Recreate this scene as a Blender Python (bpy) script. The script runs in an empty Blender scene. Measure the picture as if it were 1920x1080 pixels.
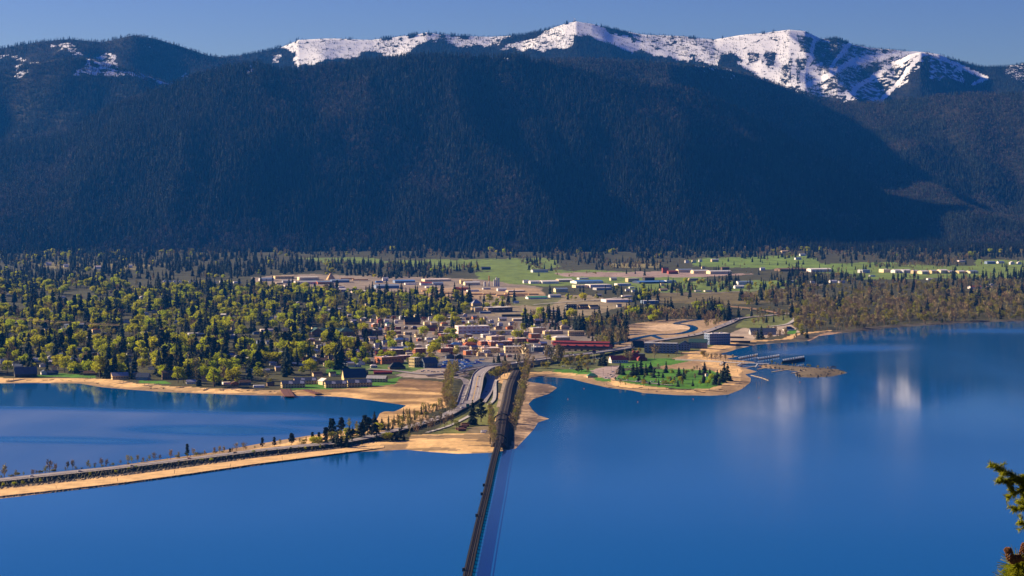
import bpy, math, random
import numpy as np
random.seed(7); RNG = np.random.default_rng(11)
R = math.radians
SC = bpy.context.scene; COL = SC.collection
# ------------------------------------------------------------------ camera
F, CAMZ, YH = 3800.0, 300.0, 362.0            # focal length in photo pixels, eye height above the lake, row of the horizon
cam = bpy.data.cameras.new("camera"); camo = bpy.data.objects.new("camera", cam); COL.objects.link(camo)
camo.location = (0, 0, CAMZ); camo.rotation_euler = (R(90), 0, 0)
cam.sensor_width = 36; cam.lens = F / 1920 * 36; cam.shift_y = -(540 - YH) / 1920
cam.clip_start = 0.5; cam.clip_end = 80000
SC.camera = camo
# ------------------------------------------------------------------ sky, sun, exposure
SUN_EL, SUN_AZ = 23.5, 18.0                    # azimuth: degrees beyond due left (-X) towards +Y
sd_ = (-math.cos(R(SUN_AZ)) * math.cos(R(SUN_EL)), math.sin(R(SUN_AZ)) * math.cos(R(SUN_EL)), math.sin(R(SUN_EL)))
W = bpy.data.worlds.new("World"); SC.world = W; W.use_nodes = True
nt = W.node_tree; nt.nodes.clear()
sky = nt.nodes.new("ShaderNodeTexSky"); sky.sky_type = 'NISHITA'; sky.sun_disc = False
sky.sun_elevation = R(SUN_EL); sky.sun_rotation = math.atan2(sd_[0], sd_[1]); sky.altitude = 900
sky.air_density = 1.0; sky.dust_density = 1.6; sky.ozone_density = 4.0
bg = nt.nodes.new("ShaderNodeBackground"); bg.inputs[1].default_value = 0.052
wo = nt.nodes.new("ShaderNodeOutputWorld")
hs = nt.nodes.new('ShaderNodeHueSaturation'); hs.inputs['Saturation'].default_value = 1.27; hs.inputs['Hue'].default_value = .54; hs.inputs['Value'].default_value = .80; nt.links.new(sky.outputs[0], hs.inputs['Color']); tcw = nt.nodes.new('ShaderNodeTexCoord'); sx = nt.nodes.new('ShaderNodeSeparateXYZ'); mrw = nt.nodes.new('ShaderNodeMapRange'); mrw.interpolation_type = 'SMOOTHSTEP'
mrw.inputs[1].default_value = math.sin(R(5)); mrw.inputs[2].default_value = math.sin(R(15)); mxw = nt.nodes.new('ShaderNodeMix'); mxw.data_type = 'RGBA'; mxw.blend_type = 'MULTIPLY'; mxw.inputs[7].default_value = (.40, .78, 1.0, 1)   # clear air: the sky deepens quickly above the horizon
nt.links.new(tcw.outputs['Generated'], sx.inputs[0]); nt.links.new(sx.outputs[2], mrw.inputs[0]); nt.links.new(mrw.outputs[0], mxw.inputs[0]); nt.links.new(hs.outputs[0], mxw.inputs[6]); nt.links.new(mxw.outputs[2], bg.inputs[0]); nt.links.new(bg.outputs[0], wo.inputs[0])
sl = bpy.data.lights.new("sun", 'SUN'); sl.energy = 5.0; sl.angle = R(0.5); sl.color = (1.0, 0.80, 0.54)
so = bpy.data.objects.new("sun", sl); COL.objects.link(so); so.location = (-400, 100, 900)
from mathutils import Vector
so.rotation_euler = Vector(sd_).to_track_quat('Z', 'Y').to_euler()
SC.view_settings.view_transform = 'Standard'; SC.view_settings.look = 'None'
SC.view_settings.exposure = 1.2; SC.view_settings.gamma = 1.0; SC.view_settings.use_curve_mapping = False
SC.cycles.max_bounces = 5; SC.cycles.diffuse_bounces = 2; SC.cycles.glossy_bounces = 2; SC.cycles.transmission_bounces = 2
SC.cycles.transparent_max_bounces = 4; SC.cycles.volume_bounces = 0; SC.cycles.use_denoising = True
SC.cycles.caustics_reflective = False; SC.cycles.caustics_refractive = False
HAZE_DENSITY, HAZE_COLOR = 1.4e-5, (0.03, 0.27, 1.0)

# ------------------------------------------------------------------ numeric helpers
def at(px, py, z=0.0):
    d = F * (CAMZ - z) / (py - YH)
    return ((px - 960) * d / F, d, z)
def topx(p):
    return 960 + F * p[0] / p[1], YH + F * (CAMZ - p[2]) / p[1]
def vnoise(x, y, seed=0):
    xi = np.floor(x).astype(np.int64); yi = np.floor(y).astype(np.int64); fx = x - xi; fy = y - yi
    fx = fx * fx * (3 - 2 * fx); fy = fy * fy * (3 - 2 * fy)
    def h(a, b):
        n = (a * 374761393 + b * 668265263 + seed * 982451653) & 0xffffffff
        n = ((n ^ (n >> 13)) * 1274126177) & 0xffffffff
        n = n ^ (n >> 16)
        return (n & 0xffff) / 65535.0
    return (h(xi, yi) * (1 - fx) + h(xi + 1, yi) * fx) * (1 - fy) + (h(xi, yi + 1) * (1 - fx) + h(xi + 1, yi + 1) * fx) * fy
def fbm(x, y, seed=0, o=4):
    s = 0; a = .5; t = 0
    for k in range(o):
        s = s + a * vnoise(x * 2 ** k, y * 2 ** k, seed + k * 17); t += a; a *= .5
    return s / t
def inpoly(px, py, poly):
    px = np.asarray(px, float); py = np.asarray(py, float); r = np.zeros(px.shape, bool); n = len(poly)
    for i in range(n):
        x0, y0 = poly[i]; x1, y1 = poly[(i + 1) % n]
        if y0 == y1: continue
        c = ((y0 > py) != (y1 > py)) & (px < (x1 - x0) * (py - y0) / (y1 - y0) + x0)
        r ^= c
    return r
def segdist(px, py, line, closed=False):
    px = np.asarray(px, float); py = np.asarray(py, float)
    d = np.full(px.shape, 1e18); n = len(line)
    for i in range(n if closed else n - 1):
        x0, y0 = line[i][:2]; x1, y1 = line[(i + 1) % n][:2]
        dx, dy = x1 - x0, y1 - y0; L = dx * dx + dy * dy + 1e-9
        t = np.clip(((px - x0) * dx + (py - y0) * dy) / L, 0, 1)
        d = np.minimum(d, (px - x0 - t * dx) ** 2 + (py - y0 - t * dy) ** 2)
    return np.sqrt(d)

# ------------------------------------------------------------------ object helpers
def link_mesh(name, V, Fc, mats, parent=None, mi=None, smooth=False):
    me = bpy.data.meshes.new(name); me.from_pydata([tuple(v) for v in V], [], [tuple(f) for f in Fc])
    for m in (mats if isinstance(mats, (list, tuple)) else [mats]): me.materials.append(m)
    if mi is not None: me.polygons.foreach_set("material_index", mi)
    if smooth: me.polygons.foreach_set("use_smooth", [True] * len(me.polygons))
    me.update(); o = bpy.data.objects.new(name, me); COL.objects.link(o)
    if parent: o.parent = parent
    return o
class MB:
    def __init__(s): s.V = []; s.F = []; s.M = []
    def face(s, pts, m=0):
        b = len(s.V); s.V += [tuple(p) for p in pts]; s.F.append(tuple(range(b, b + len(pts)))); s.M.append(m)
    def box(s, x0, y0, z0, x1, y1, z1, m=0, bottom=True):
        b = len(s.V); s.V += [(x0, y0, z0), (x1, y0, z0), (x1, y1, z0), (x0, y1, z0), (x0, y0, z1), (x1, y0, z1), (x1, y1, z1), (x0, y1, z1)]
        q = [(4, 5, 6, 7), (0, 1, 5, 4), (1, 2, 6, 5), (2, 3, 7, 6), (3, 0, 4, 7)] + ([(3, 2, 1, 0)] if bottom else [])
        s.F += [tuple(b + i for i in f) for f in q]; s.M += [m] * len(q)
    def tube(s, p0, p1, r0, r1, n=6, m=0, cap=True):
        p0 = np.array(p0, float); p1 = np.array(p1, float); d = p1 - p0; L = np.linalg.norm(d)
        if L < 1e-6: return
        d /= L; a = np.cross(d, (0, 0, 1) if abs(d[2]) < .9 else (1, 0, 0)); a /= np.linalg.norm(a); c = np.cross(d, a); b = len(s.V)
        for p, r in ((p0, r0), (p1, r1)):
            for i in range(n):
                t = 2 * math.pi * i / n; s.V.append(tuple(p + r * (a * math.cos(t) + c * math.sin(t))))
        for i in range(n):
            j = (i + 1) % n; s.F.append((b + i, b + j, b + n + j, b + n + i)); s.M.append(m)
        if cap: s.F.append(tuple(b + n + i for i in range(n))); s.M.append(m)
    def obj(s, name, mats, parent=None, smooth=False): return link_mesh(name, s.V, s.F, mats, parent, s.M, smooth)
def empty(name, loc, rz=0):
    o = bpy.data.objects.new(name, None); COL.objects.link(o); o.location = loc; o.rotation_euler = (0, 0, rz); o.empty_display_size = 2
    return o
THINGS = []
def tag(o, base, where, cat, group=None, px=None):
    o['category'] = cat
    if group: o['group'] = group
    if px is None: px = topx(o.location)[0] if o.location.y > 1 else 0
    THINGS.append((o, base, where, px)); return o
def structure(o): o['kind'] = 'structure'; return o
def stuff(o): o['kind'] = 'stuff'; return o
ORD = 'leftmost second third fourth fifth sixth seventh eighth ninth tenth eleventh twelfth thirteenth fourteenth fifteenth sixteenth seventeenth eighteenth nineteenth twentieth'.split()
def finish_labels():
    g = {}
    for t in THINGS: g.setdefault((t[1], t[2]), []).append(t)
    for (b, w), L in g.items():
        L.sort(key=lambda t: t[3]); n = len(L)
        for i, t in enumerate(L):
            s = (b + ' ' + w).strip()
            if n == 2: s += ', ' + ('the left one', 'the right one')[i]
            elif 2 < n <= 40:
                if n > 2 and (len(s.split()) > 12): s = s.rsplit(' by ', 1)[0] if False else s
                if i == 0: s += ', leftmost'
                elif i == n - 1: s += ', rightmost'
                elif i < 20 and i <= n / 2: s += ', ' + ORD[i] + ' from the left'
                else: s += ', ' + ORD[n - 1 - i] + ' from the right'
            t[0]['label'] = s
            if n > 1 and 'group' not in t[0]: t[0]['group'] = b + 's ' + w
    big = [(k, len(v)) for k, v in g.items() if len(v) > 40]
    for t in THINGS:
        if len(t[0]['label'].replace('-', ' ').split()) > 16: print('LONG', t[0]['label'])
    print('LABELS shared by >40:', big)

# ------------------------------------------------------------------ materials
def mat(name, col, rough=.8, var=0.0, vscale=1.0, spec=.3, rnd=0.0, bump=0.0, metal=0.0, col2=None):
    m = bpy.data.materials.new(name); m.use_nodes = True; n = m.node_tree; b = n.nodes['Principled BSDF']
    b.inputs['Roughness'].default_value = rough; b.inputs['Specular IOR Level'].default_value = spec; b.inputs['Metallic'].default_value = metal
    b.inputs['Base Color'].default_value = (*col, 1)
    if var or rnd or col2:
        tc = n.nodes.new('ShaderNodeTexCoord'); no = n.nodes.new('ShaderNodeTexNoise'); no.inputs['Scale'].default_value = vscale; no.inputs['Detail'].default_value = 5
        n.links.new(tc.outputs['Object'], no.inputs['Vector'])
        mx = n.nodes.new('ShaderNodeMix'); mx.data_type = 'RGBA'
        lo = col2 if col2 else tuple(c * (1 - var) for c in col); hi = col if col2 else tuple(min(1, c * (1 + var)) for c in col)
        mx.inputs[6].default_value = (*lo, 1); mx.inputs[7].default_value = (*hi, 1)
        cr = n.nodes.new('ShaderNodeMapRange'); cr.inputs[1].default_value = .35; cr.inputs[2].default_value = .65
        n.links.new(no.outputs[0], cr.inputs[0]); n.links.new(cr.outputs[0], mx.inputs[0]); out = mx.outputs[2]
        if rnd:
            oi = n.nodes.new('ShaderNodeObjectInfo'); hs = n.nodes.new('ShaderNodeHueSaturation')
            mr = n.nodes.new('ShaderNodeMapRange'); mr.inputs[3].default_value = 1 - rnd; mr.inputs[4].default_value = 1 + rnd
            n.links.new(oi.outputs['Random'], mr.inputs[0]); n.links.new(mr.outputs[0], hs.inputs['Value'])
            m2 = n.nodes.new('ShaderNodeMath'); m2.operation = 'MULTIPLY'; m2.inputs[1].default_value = 37.0
            fr = n.nodes.new('ShaderNodeMath'); fr.operation = 'FRACT'; m3 = n.nodes.new('ShaderNodeMapRange')
            m3.inputs[3].default_value = .5 - .04 * min(1, rnd * 2); m3.inputs[4].default_value = .5 + .04 * min(1, rnd * 2)
            n.links.new(oi.outputs['Random'], m2.inputs[0]); n.links.new(m2.outputs[0], fr.inputs[0]); n.links.new(fr.outputs[0], m3.inputs[0]); n.links.new(m3.outputs[0], hs.inputs['Hue'])
            n.links.new(out, hs.inputs['Color']); out = hs.outputs[0]
        n.links.new(out, b.inputs['Base Color'])
        if bump:
            bp = n.nodes.new('ShaderNodeBump'); bp.inputs['Distance'].default_value = bump; n.links.new(no.outputs[0], bp.inputs['Height']); n.links.new(bp.outputs[0], b.inputs['Normal'])
    return m
def foliage(name, lo, hi, rnd, transl=0.0, vs=.25, hue=.04):
    m = mat(name, hi, .85, vscale=vs, spec=.1, rnd=rnd, col2=lo); n = m.node_tree
    if transl:
        b = n.nodes['Principled BSDF']; src = b.inputs['Base Color'].links[0].from_socket
        tr = n.nodes.new('ShaderNodeBsdfTranslucent'); n.links.new(src, tr.inputs[0]); mx = n.nodes.new('ShaderNodeMixShader'); mx.inputs[0].default_value = transl
        o = n.nodes['Material Output']; n.links.new(b.outputs[0], mx.inputs[1]); n.links.new(tr.outputs[0], mx.inputs[2]); n.links.new(mx.outputs[0], o.inputs[0])
    return m
M = {}
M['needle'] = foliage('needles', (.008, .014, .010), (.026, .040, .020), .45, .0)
M['needle_far'] = foliage('needles_far', (.016, .024, .022), (.055, .072, .046), .7, .0, vs=.05)  # haze and sunlight of the ridges behind put into paler needles
M['needle_shaded'] = foliage('needles_shaded', (.004, .008, .009), (.034, .044, .026), .9, .0, vs=.05)  # front slope's shade and lit specks put into the needle colour
M['needle_warm'] = foliage('needles_warm', (.02, .035, .012), (.06, .085, .022), .3, .1)
M['leaf'] = foliage('spring_leaves', (.28, .30, .006), (.68, .68, .010), .25, .46)
M['leaf_olive'] = foliage('olive_leaves', (.17, .16, .018), (.40, .35, .035), .3, .3)
M['leaf_yellow'] = foliage('yellow_leaves', (.25, .19, .01), (.50, .40, .02), .2, .35)
M['twig'] = foliage('twigs', (.22, .165, .07), (.52, .41, .18), .35, .0)
M['twig_far'] = foliage('twigs_far', (.13, .10, .07), (.32, .24, .15), .35, .0)
M['twig_hill'] = foliage('twigs_hill', (.08, .065, .055), (.22, .175, .13), .5, .0)  # twigs lightened so the slopes behind read as sunlit
M['bark'] = mat('bark', (.085, .055, .035), .9, .4, 2.0)
M['pale_bark'] = mat('pale_bark', (.22, .17, .11), .9, .3, 2.0)
M['asphalt'] = mat('asphalt', (.30, .26, .25), .9, .15, .08)
M['concrete'] = mat('concrete', (.45, .41, .37), .85, .15, .1)
M['dark_metal'] = mat('dark_metal', (.03, .026, .024), .7, .3, .3)
M['rail_brown'] = mat('weathered_deck', (.013, .009, .007), .85, .35, .25)
M['ballast'] = mat('ballast', (.045, .032, .025), .95, .35, .4)
M['steel'] = mat('steel', (.10, .08, .065), .6, metal=.5)
M['rock'] = mat('riprap_rock', (.09, .075, .06), .95, .5, .35, bump=.6)
M['dark_slope'] = mat('embankment_scrub', (.055, .05, .022), .95, .5, .15, bump=.5)
M['sand'] = mat('sand', (.72, .45, .19), .95, .18, .06)
M['dirt'] = mat('dirt', (.36, .27, .18), .95, .25, .08)
M['glass'] = mat('window_glass', (.03, .04, .06), .15, spec=.6)
M['white'] = mat('white_paint', (.78, .72, .66), .6, .08, .3)
M['yellow_line'] = mat('yellow_line', (.65, .38, .05), .7)
M['wood'] = mat('weathered_wood', (.16, .11, .075), .9, .3, .5)
M['redwood'] = mat('red_brown_wood', (.14, .05, .035), .9, .3, .5)
PAL = dict(white=(.75, .68, .62), cream=(.76, .60, .34), tan=(.56, .40, .22), yellowish=(.60, .44, .20), brick=(.44, .135, .05), darkred=(.28, .06, .04), brown=(.15, .085, .05),
           dark=(.035, .032, .035), grey=(.36, .34, .34), bluegrey=(.17, .22, .32), blue=(.06, .17, .42), navy=(.03, .045, .09), red=(.25, .03, .035), orange=(.55, .15, .04),
           teal=(.025, .075, .07), green=(.05, .22, .13), pinkwhite=(.78, .62, .55), lumber=(.62, .36, .14), slate=(.075, .09, .13), lightgrey=(.52, .50, .49), condo=(.16, .20, .30))
for k, c in PAL.items(): M['p_' + k] = mat(k + '_surface', c, .75, .12, .35, rnd=.0)
# ------------------------------------------------------------------ shoreline and ground
SHORE = [(-700, 706), (-200, 712), (0, 719), (60, 718), (150, 719), (190, 726), (250, 731), (310, 735), (380, 738), (470, 741), (530, 742), (600, 742), (650, 745), (700, 751), (740, 757), (762, 760), (750, 767), (738, 772), (722, 771), (712, 775), (705, 790), (690, 800), (640, 808), (570, 818), (480, 833), (400, 848), (200, 876), (0, 899), (-300, 939), (-700, 990),
         (-700, 1036), (-300, 979), (0, 935), (120, 921), (240, 907), (360, 890), (480, 873), (600, 855), (680, 847), (760, 843), (800, 847), (860, 851), (920, 849), (938, 846), (947, 845), (967, 841), (985, 822), (1000, 806), (1009, 792), (1030, 785), (1010, 779), (998, 768), (991, 757), (1000, 748), (1030, 738), (1045, 727), (1030, 721), (985, 715), (997, 707), (1022, 706), (1072, 710), (1085, 714), (1110, 720), (1140, 727), (1185, 732), (1207, 737), (1270, 741), (1332, 742), (1365, 740), (1390, 730), (1407, 717), (1408, 709), (1397, 702), (1420, 697), (1400, 691), (1380, 685), (1420, 679), (1360, 673), (1385, 668), (1345, 664), (1365, 660), (1380, 655), (1420, 646), (1482, 642), (1520, 639), (1535, 630), (1560, 627), (1600, 623), (1655, 616), (1740, 610), (1815, 605), (1920, 602), (2500, 588)]
BREAK = [(1420, 684), (1450, 683), (1500, 687), (1540, 690), (1570, 692), (1590, 699), (1560, 706), (1520, 708), (1498, 707), (1490, 702), (1500, 697), (1470, 693), (1430, 690)]
SH = [at(*p)[:2] for p in SHORE]
SHP = SH + [(9000, 10600), (-9000, 10600)]
BK = [at(*p)[:2] for p in BREAK]
def shore_sd(x, y):
    d = segdist(x, y, SH); i = inpoly(x, y, SHP); a = np.where(i, d, -d)
    d = segdist(x, y, BK, True); i = inpoly(x, y, BK); b = np.where(i, d, -d)
    return np.maximum(a, b)
def height(x, y):
    x = np.asarray(x, float); y = np.asarray(y, float); s = shore_sd(x, y)
    z = np.clip(s * .045, -3.5, 2.0) + np.clip((s - 130) * .006, 0, 3) + np.clip(y - 5000, 0, 9000) * .004
    z = z + .5 * (fbm(x / 90, y / 90, 3) - .5) * np.clip(s / 60, 0, 1)
    return z
def gz(x, y): return float(height(np.array([x]), np.array([y]))[0])
def gat(px, py, dz=0.0):
    z = 2.0
    for k in range(6):
        p = at(px, py, z); z = gz(p[0], p[1])
    p = at(px, py, z); return (p[0], p[1], z + dz)
def gat_many(px, py):
    z = np.full(len(px), 2.0)
    for k in range(5):
        d = F * (CAMZ - z) / (py - YH); x = (px - 960) * d / F; z = height(x, d)
    d = F * (CAMZ - z) / (py - YH); x = (px - 960) * d / F
    return np.stack([x, d, z], 1)
def grid_mesh(name, X, Y, Z, material, attrs):
    r, c = X.shape; V = np.stack([X, Y, Z], -1).reshape(-1, 3)
    i = np.arange(r * c).reshape(r, c)
    q = np.stack([i[:-1, :-1], i[:-1, 1:], i[1:, 1:], i[1:, :-1]], -1).reshape(-1, 4)
    me = bpy.data.meshes.new(name); me.vertices.add(len(V)); me.vertices.foreach_set('co', V.astype(np.float32).ravel())
    me.loops.add(q.size); me.loops.foreach_set('vertex_index', q.astype(np.int32).ravel())
    me.polygons.add(len(q)); me.polygons.foreach_set('loop_start', np.arange(0, q.size, 4, dtype=np.int32))
    me.update(calc_edges=True); me.polygons.foreach_set('use_smooth', np.ones(len(q), bool))
    for k, a in attrs.items():
        if a.ndim == 3:
            at_ = me.attributes.new(k, 'FLOAT_COLOR', 'POINT'); b = np.concatenate([a.reshape(-1, 3), np.ones((r * c, 1))], 1); at_.data.foreach_set('color', b.astype(np.float32).ravel())
        else:
            at_ = me.attributes.new(k, 'FLOAT', 'POINT'); at_.data.foreach_set('value', a.astype(np.float32).ravel())
    me.materials.append(material); o = bpy.data.objects.new(name, me); COL.objects.link(o); return structure(o)

def ground_material():
    m = bpy.data.materials.new('ground'); m.use_nodes = True; n = m.node_tree; b = n.nodes['Principled BSDF']; b.inputs['Roughness'].default_value = .95; b.inputs['Specular IOR Level'].default_value = .15
    a = n.nodes.new('ShaderNodeAttribute'); a.attribute_name = 'cover'; tc = n.nodes.new('ShaderNodeTexCoord')
    def noise(sx, sy, det=6):
        mp = n.nodes.new('ShaderNodeMapping'); mp.inputs['Scale'].default_value = (sx, sy, .01); n.links.new(tc.outputs['Object'], mp.inputs[0])
        t = n.nodes.new('ShaderNodeTexNoise'); t.inputs['Scale'].default_value = 1; t.inputs['Detail'].default_value = det; n.links.new(mp.outputs[0], t.inputs['Vector']); return t
    n1 = noise(.02, .008); n2 = noise(.12, .06)
    r1 = n.nodes.new('ShaderNodeMapRange'); r1.inputs[1].default_value = .3; r1.inputs[2].default_value = .7; r1.inputs[3].default_value = .72; r1.inputs[4].default_value = 1.25; n.links.new(n1.outputs[0], r1.inputs[0])
    r2 = n.nodes.new('ShaderNodeMapRange'); r2.inputs[1].default_value = .3; r2.inputs[2].default_value = .7; r2.inputs[3].default_value = .78; r2.inputs[4].default_value = 1.2; n.links.new(n2.outputs[0], r2.inputs[0])
    mu = n.nodes.new('ShaderNodeMath'); mu.operation = 'MULTIPLY'; n.links.new(r1.outputs[0], mu.inputs[0]); n.links.new(r2.outputs[0], mu.inputs[1])
    v = n.nodes.new('ShaderNodeVectorMath'); v.operation = 'SCALE'; n.links.new(a.outputs['Color'], v.inputs[0]); n.links.new(mu.outputs[0], v.inputs['Scale'])
    n.links.new(v.outputs[0], b.inputs['Base Color']); return m
C_WOOD, C_TOWN, C_DIRT, C_GRASS, C_LAWN, C_SAND, C_WET = (.06, .058, .022), (.22, .18, .145), (.40, .30, .22), (.16, .20, .045), (.07, .20, .012), (.72, .45, .19), (.24, .155, .08)
def ground():
    rows = np.concatenate([np.linspace(1100, 960, 30), np.arange(958, 640, -1.3), np.arange(640, 470, -.9), np.linspace(469, 462, 6)])
    cols = np.arange(-560, 2480, 3.0)
    PX, PY = np.meshgrid(cols, rows)
    D = F * CAMZ / (PY - YH); X = (PX - 960) * D / F
    S = shore_sd(X.ravel(), D.ravel()).reshape(X.shape); Z = height(X.ravel(), D.ravel()).reshape(X.shape)
    py = YH + F * (CAMZ - Z) / D
    jx = (fbm(X / 35, D / 90, 21) - .5); jy = (fbm(X / 35, D / 90, 22) - .5)
    C = np.empty(X.shape + (3,)); C[:] = C_WOOD
    def paint(poly, col, rough=8, a=1.0):
        k = inpoly(PX + jx * rough * 2.5, py + jy * rough * .8, poly)
        C[k] = C[k] * (1 - a) + np.array(col) * a
    # valley floor: meadows, yards, airfield
    fld = (.15, .21, .035); fld2 = (.24, .20, .075); brn = (.13, .10, .055)
    paint([(560, 483), (700, 484), (735, 492), (640, 496)], fld); paint([(740, 488), (900, 486), (1040, 484), (1050, 500), (960, 512), (890, 506), (780, 500)], fld)
    paint([(890, 510), (1100, 506), (1280, 512), (1330, 522), (1230, 535), (1000, 536), (900, 530)], fld)
    paint([(1040, 512), (1250, 509), (1420, 514), (1300, 520), (1060, 519)], (.34, .24, .20), 4)
    paint([(1140, 494), (1240, 494), (1240, 502), (1150, 502)], fld2, 4)
    paint([(1290, 486), (1450, 480), (1520, 478), (1540, 494), (1680, 492), (1680, 512), (1560, 512), (1420, 502), (1300, 500)], (.15, .23, .035))
    paint([(1600, 495), (1920, 500), (1920, 520), (1600, 524)], fld, 6); paint([(1830, 486), (1925, 488), (1925, 500), (1830, 498)], fld, 4)
    paint([(1180, 530), (1500, 525), (1500, 545), (1360, 552), (1180, 548)], fld, 6); paint([(1200, 550), (1420, 546), (1500, 540), (1560, 560), (1360, 572), (1200, 565)], (.15, .12, .05), 6)
    paint([(60, 493), (320, 495), (250, 505), (80, 503)], fld2, 6, .7)
    paint([(470, 520), (560, 514), (760, 518), (900, 524), (1020, 540), (1010, 556), (880, 556), (700, 548), (560, 542), (480, 534)], (.27, .21, .155), 5)
    paint([(770, 540), (1010, 540), (1030, 560), (930, 566), (800, 560)], (.40, .27, .15), 5)
    paint([(900, 556), (1100, 553), (1180, 570), (1120, 590), (960, 605), (890, 600)], (.28, .22, .13), 5); paint([(945, 556), (1060, 558), (1030, 575), (960, 572)], (.15, .15, .05), 5)
    paint([(600, 640), (700, 600), (860, 588), (1050, 600), (1130, 640), (1100, 668), (960, 676), (800, 700), (700, 692)], C_TOWN, 10)
    paint([(690, 688), (830, 690), (880, 700), (860, 712), (760, 708)], (.34, .27, .22), 4)
    paint([(600, 684), (760, 678), (800, 690), (740, 704), (640, 700)], (.10, .16, .03), 6)
    paint([(330, 532), (380, 536), (360, 545), (320, 540)], C_LAWN, 3)
    # creek flats, bypass verge, marina flats
    paint([(1150, 652), (1170, 610), (1240, 600), (1370, 597), (1380, 604), (1330, 622), (1220, 642)], (.40, .27, .15), 4)
    paint([(1200, 612), (1290, 606), (1300, 616), (1240, 622)], (.62, .43, .26), 6); paint([(1180, 640), (1230, 636), (1250, 640), (1215, 645)], (.50, .34, .19), 4)
    paint([(1330, 640), (1400, 612), (1480, 606), (1500, 622), (1420, 636), (1380, 646)], (.44, .34, .25), 3)
    paint([(1400, 590), (1480, 590), (1490, 604), (1430, 618), (1380, 614)], (.15, .17, .04), 4)
    paint([(1050, 660), (1200, 650), (1420, 640), (1420, 660), (1300, 690), (1160, 690), (1020, 712), (1000, 690)], (.12, .13, .04), 5)
    paint([(1240, 676), (1300, 662), (1370, 660), (1400, 676), (1440, 690), (1400, 702), (1240, 692)], (.36, .23, .12), 4)
    paint([(1290, 664), (1350, 662), (1370, 672), (1290, 672)], C_SAND, 4)
    # beaches follow the water's edge
    beach = (S < 62 + 30 * jx) & (PX < 1560); C[beach] = C_SAND
    bar2 = beach & (fbm(X / 45, D / 70, 15) > .56); C[bar2] = (.54, .35, .16)
    wet = (S < 20 + 60 * (fbm(X / 60, D / 160, 5) - .45)) & (PX < 1560); C[wet] = (.36, .235, .12)
    paint([(1440, 680), (1600, 682), (1600, 712), (1480, 712)], (.15, .115, .07), 2); paint([(972, 694), (995, 694), (985, 720), (978, 770), (962, 830), (955, 842), (940, 842), (950, 780)], (.05, .042, .028), 2)
    far = (S < 40) & (PX >= 1380) & (py < 660); C[far] = (.10, .085, .06)
    paint([(1385, 648), (1480, 642), (1400, 654)], (.45, .30, .16), 2); paint([(1510, 640), (1545, 624), (1580, 622), (1530, 636)], (.40, .25, .15), 2)
    # the drained bay right of the resort: sand with wet brown bars
    bay = [(480, 742), (560, 731), (640, 729), (700, 723), (740, 715), (775, 711), (832, 716), (843, 730), (838, 748), (820, 766), (790, 782), (745, 795), (690, 806), (700, 760)]
    k = inpoly(PX, py, bay); bar = fbm(X / 70 + D / 260, D / 34 + X / 170, 9); bn = np.clip((bar - .42) / .16, 0, 1)[..., None]
    C[k] = (bn * np.array((.64, .40, .17)) + (1 - bn) * np.array((.27, .16, .065)))[k]
    paint([(748, 712), (800, 713), (838, 722), (826, 740), (780, 728), (735, 724)], (.17, .095, .045), 9, .75)
    # rail-side sand and causeway sand
    k = inpoly(PX, py, [(770, 816), (800, 814), (916, 812), (930, 840), (925, 852), (800, 850), (760, 846)]); C[k] = C_SAND
    b2 = fbm(X / 90, D / 20, 31); k &= (b2 > .56); C[k] = (.30, .20, .10)
    k = inpoly(PX, py, [(985, 712), (1050, 712), (1050, 735), (1040, 788), (965, 845), (960, 830), (978, 770)]); C[k] = (.52, .35, .20); b3 = fbm(X / 30, D / 25, 33); k &= (b3 > .55); C[k] = (.27, .18, .11)
    # lawns
    lawn = [[(530, 729), (560, 718), (620, 716), (700, 712), (730, 712), (755, 706), (740, 720), (690, 727), (620, 730)], [(612, 692), (640, 692), (640, 704), (612, 700)], [(58, 704), (95, 700), (180, 704), (178, 709), (100, 707), (60, 709)], [(260, 714), (310, 714), (320, 720), (260, 718)],
            [(1085, 694), (1140, 690), (1110, 700), (1080, 702)], [(1110, 706), (1145, 710), (1145, 716), (1118, 714)], [(1160, 682), (1210, 672), (1260, 672), (1300, 676), (1230, 688), (1165, 690)],
            [(1155, 702), (1180, 694), (1260, 692), (1330, 694), (1372, 706), (1360, 718), (1330, 728), (1270, 729), (1200, 722), (1155, 714)], [(1040, 692), (1095, 694), (1090, 700), (1040, 698)], [(1478, 620), (1496, 618), (1490, 626), (1470, 626)]]
    for p in lawn: paint(p, C_LAWN, 3)
    paint([(890, 760), (918, 715), (932, 712), (938, 760), (925, 800), (880, 812), (800, 814), (840, 790)], (.16, .165, .04), 4)
    paint([(885, 800), (920, 796), (922, 812), (870, 812)], (.20, .15, .08), 4)
    paint([(1105, 695), (1135, 687), (1162, 685), (1162, 700), (1156, 708), (1138, 711), (1116, 703)], (.36, .27, .24), 1)
    paint([(1340, 702), (1372, 702), (1366, 712), (1345, 708)], C_LAWN, 3)
    grid_mesh('ground', X, D, Z, ground_material(), {'cover': C})

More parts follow.
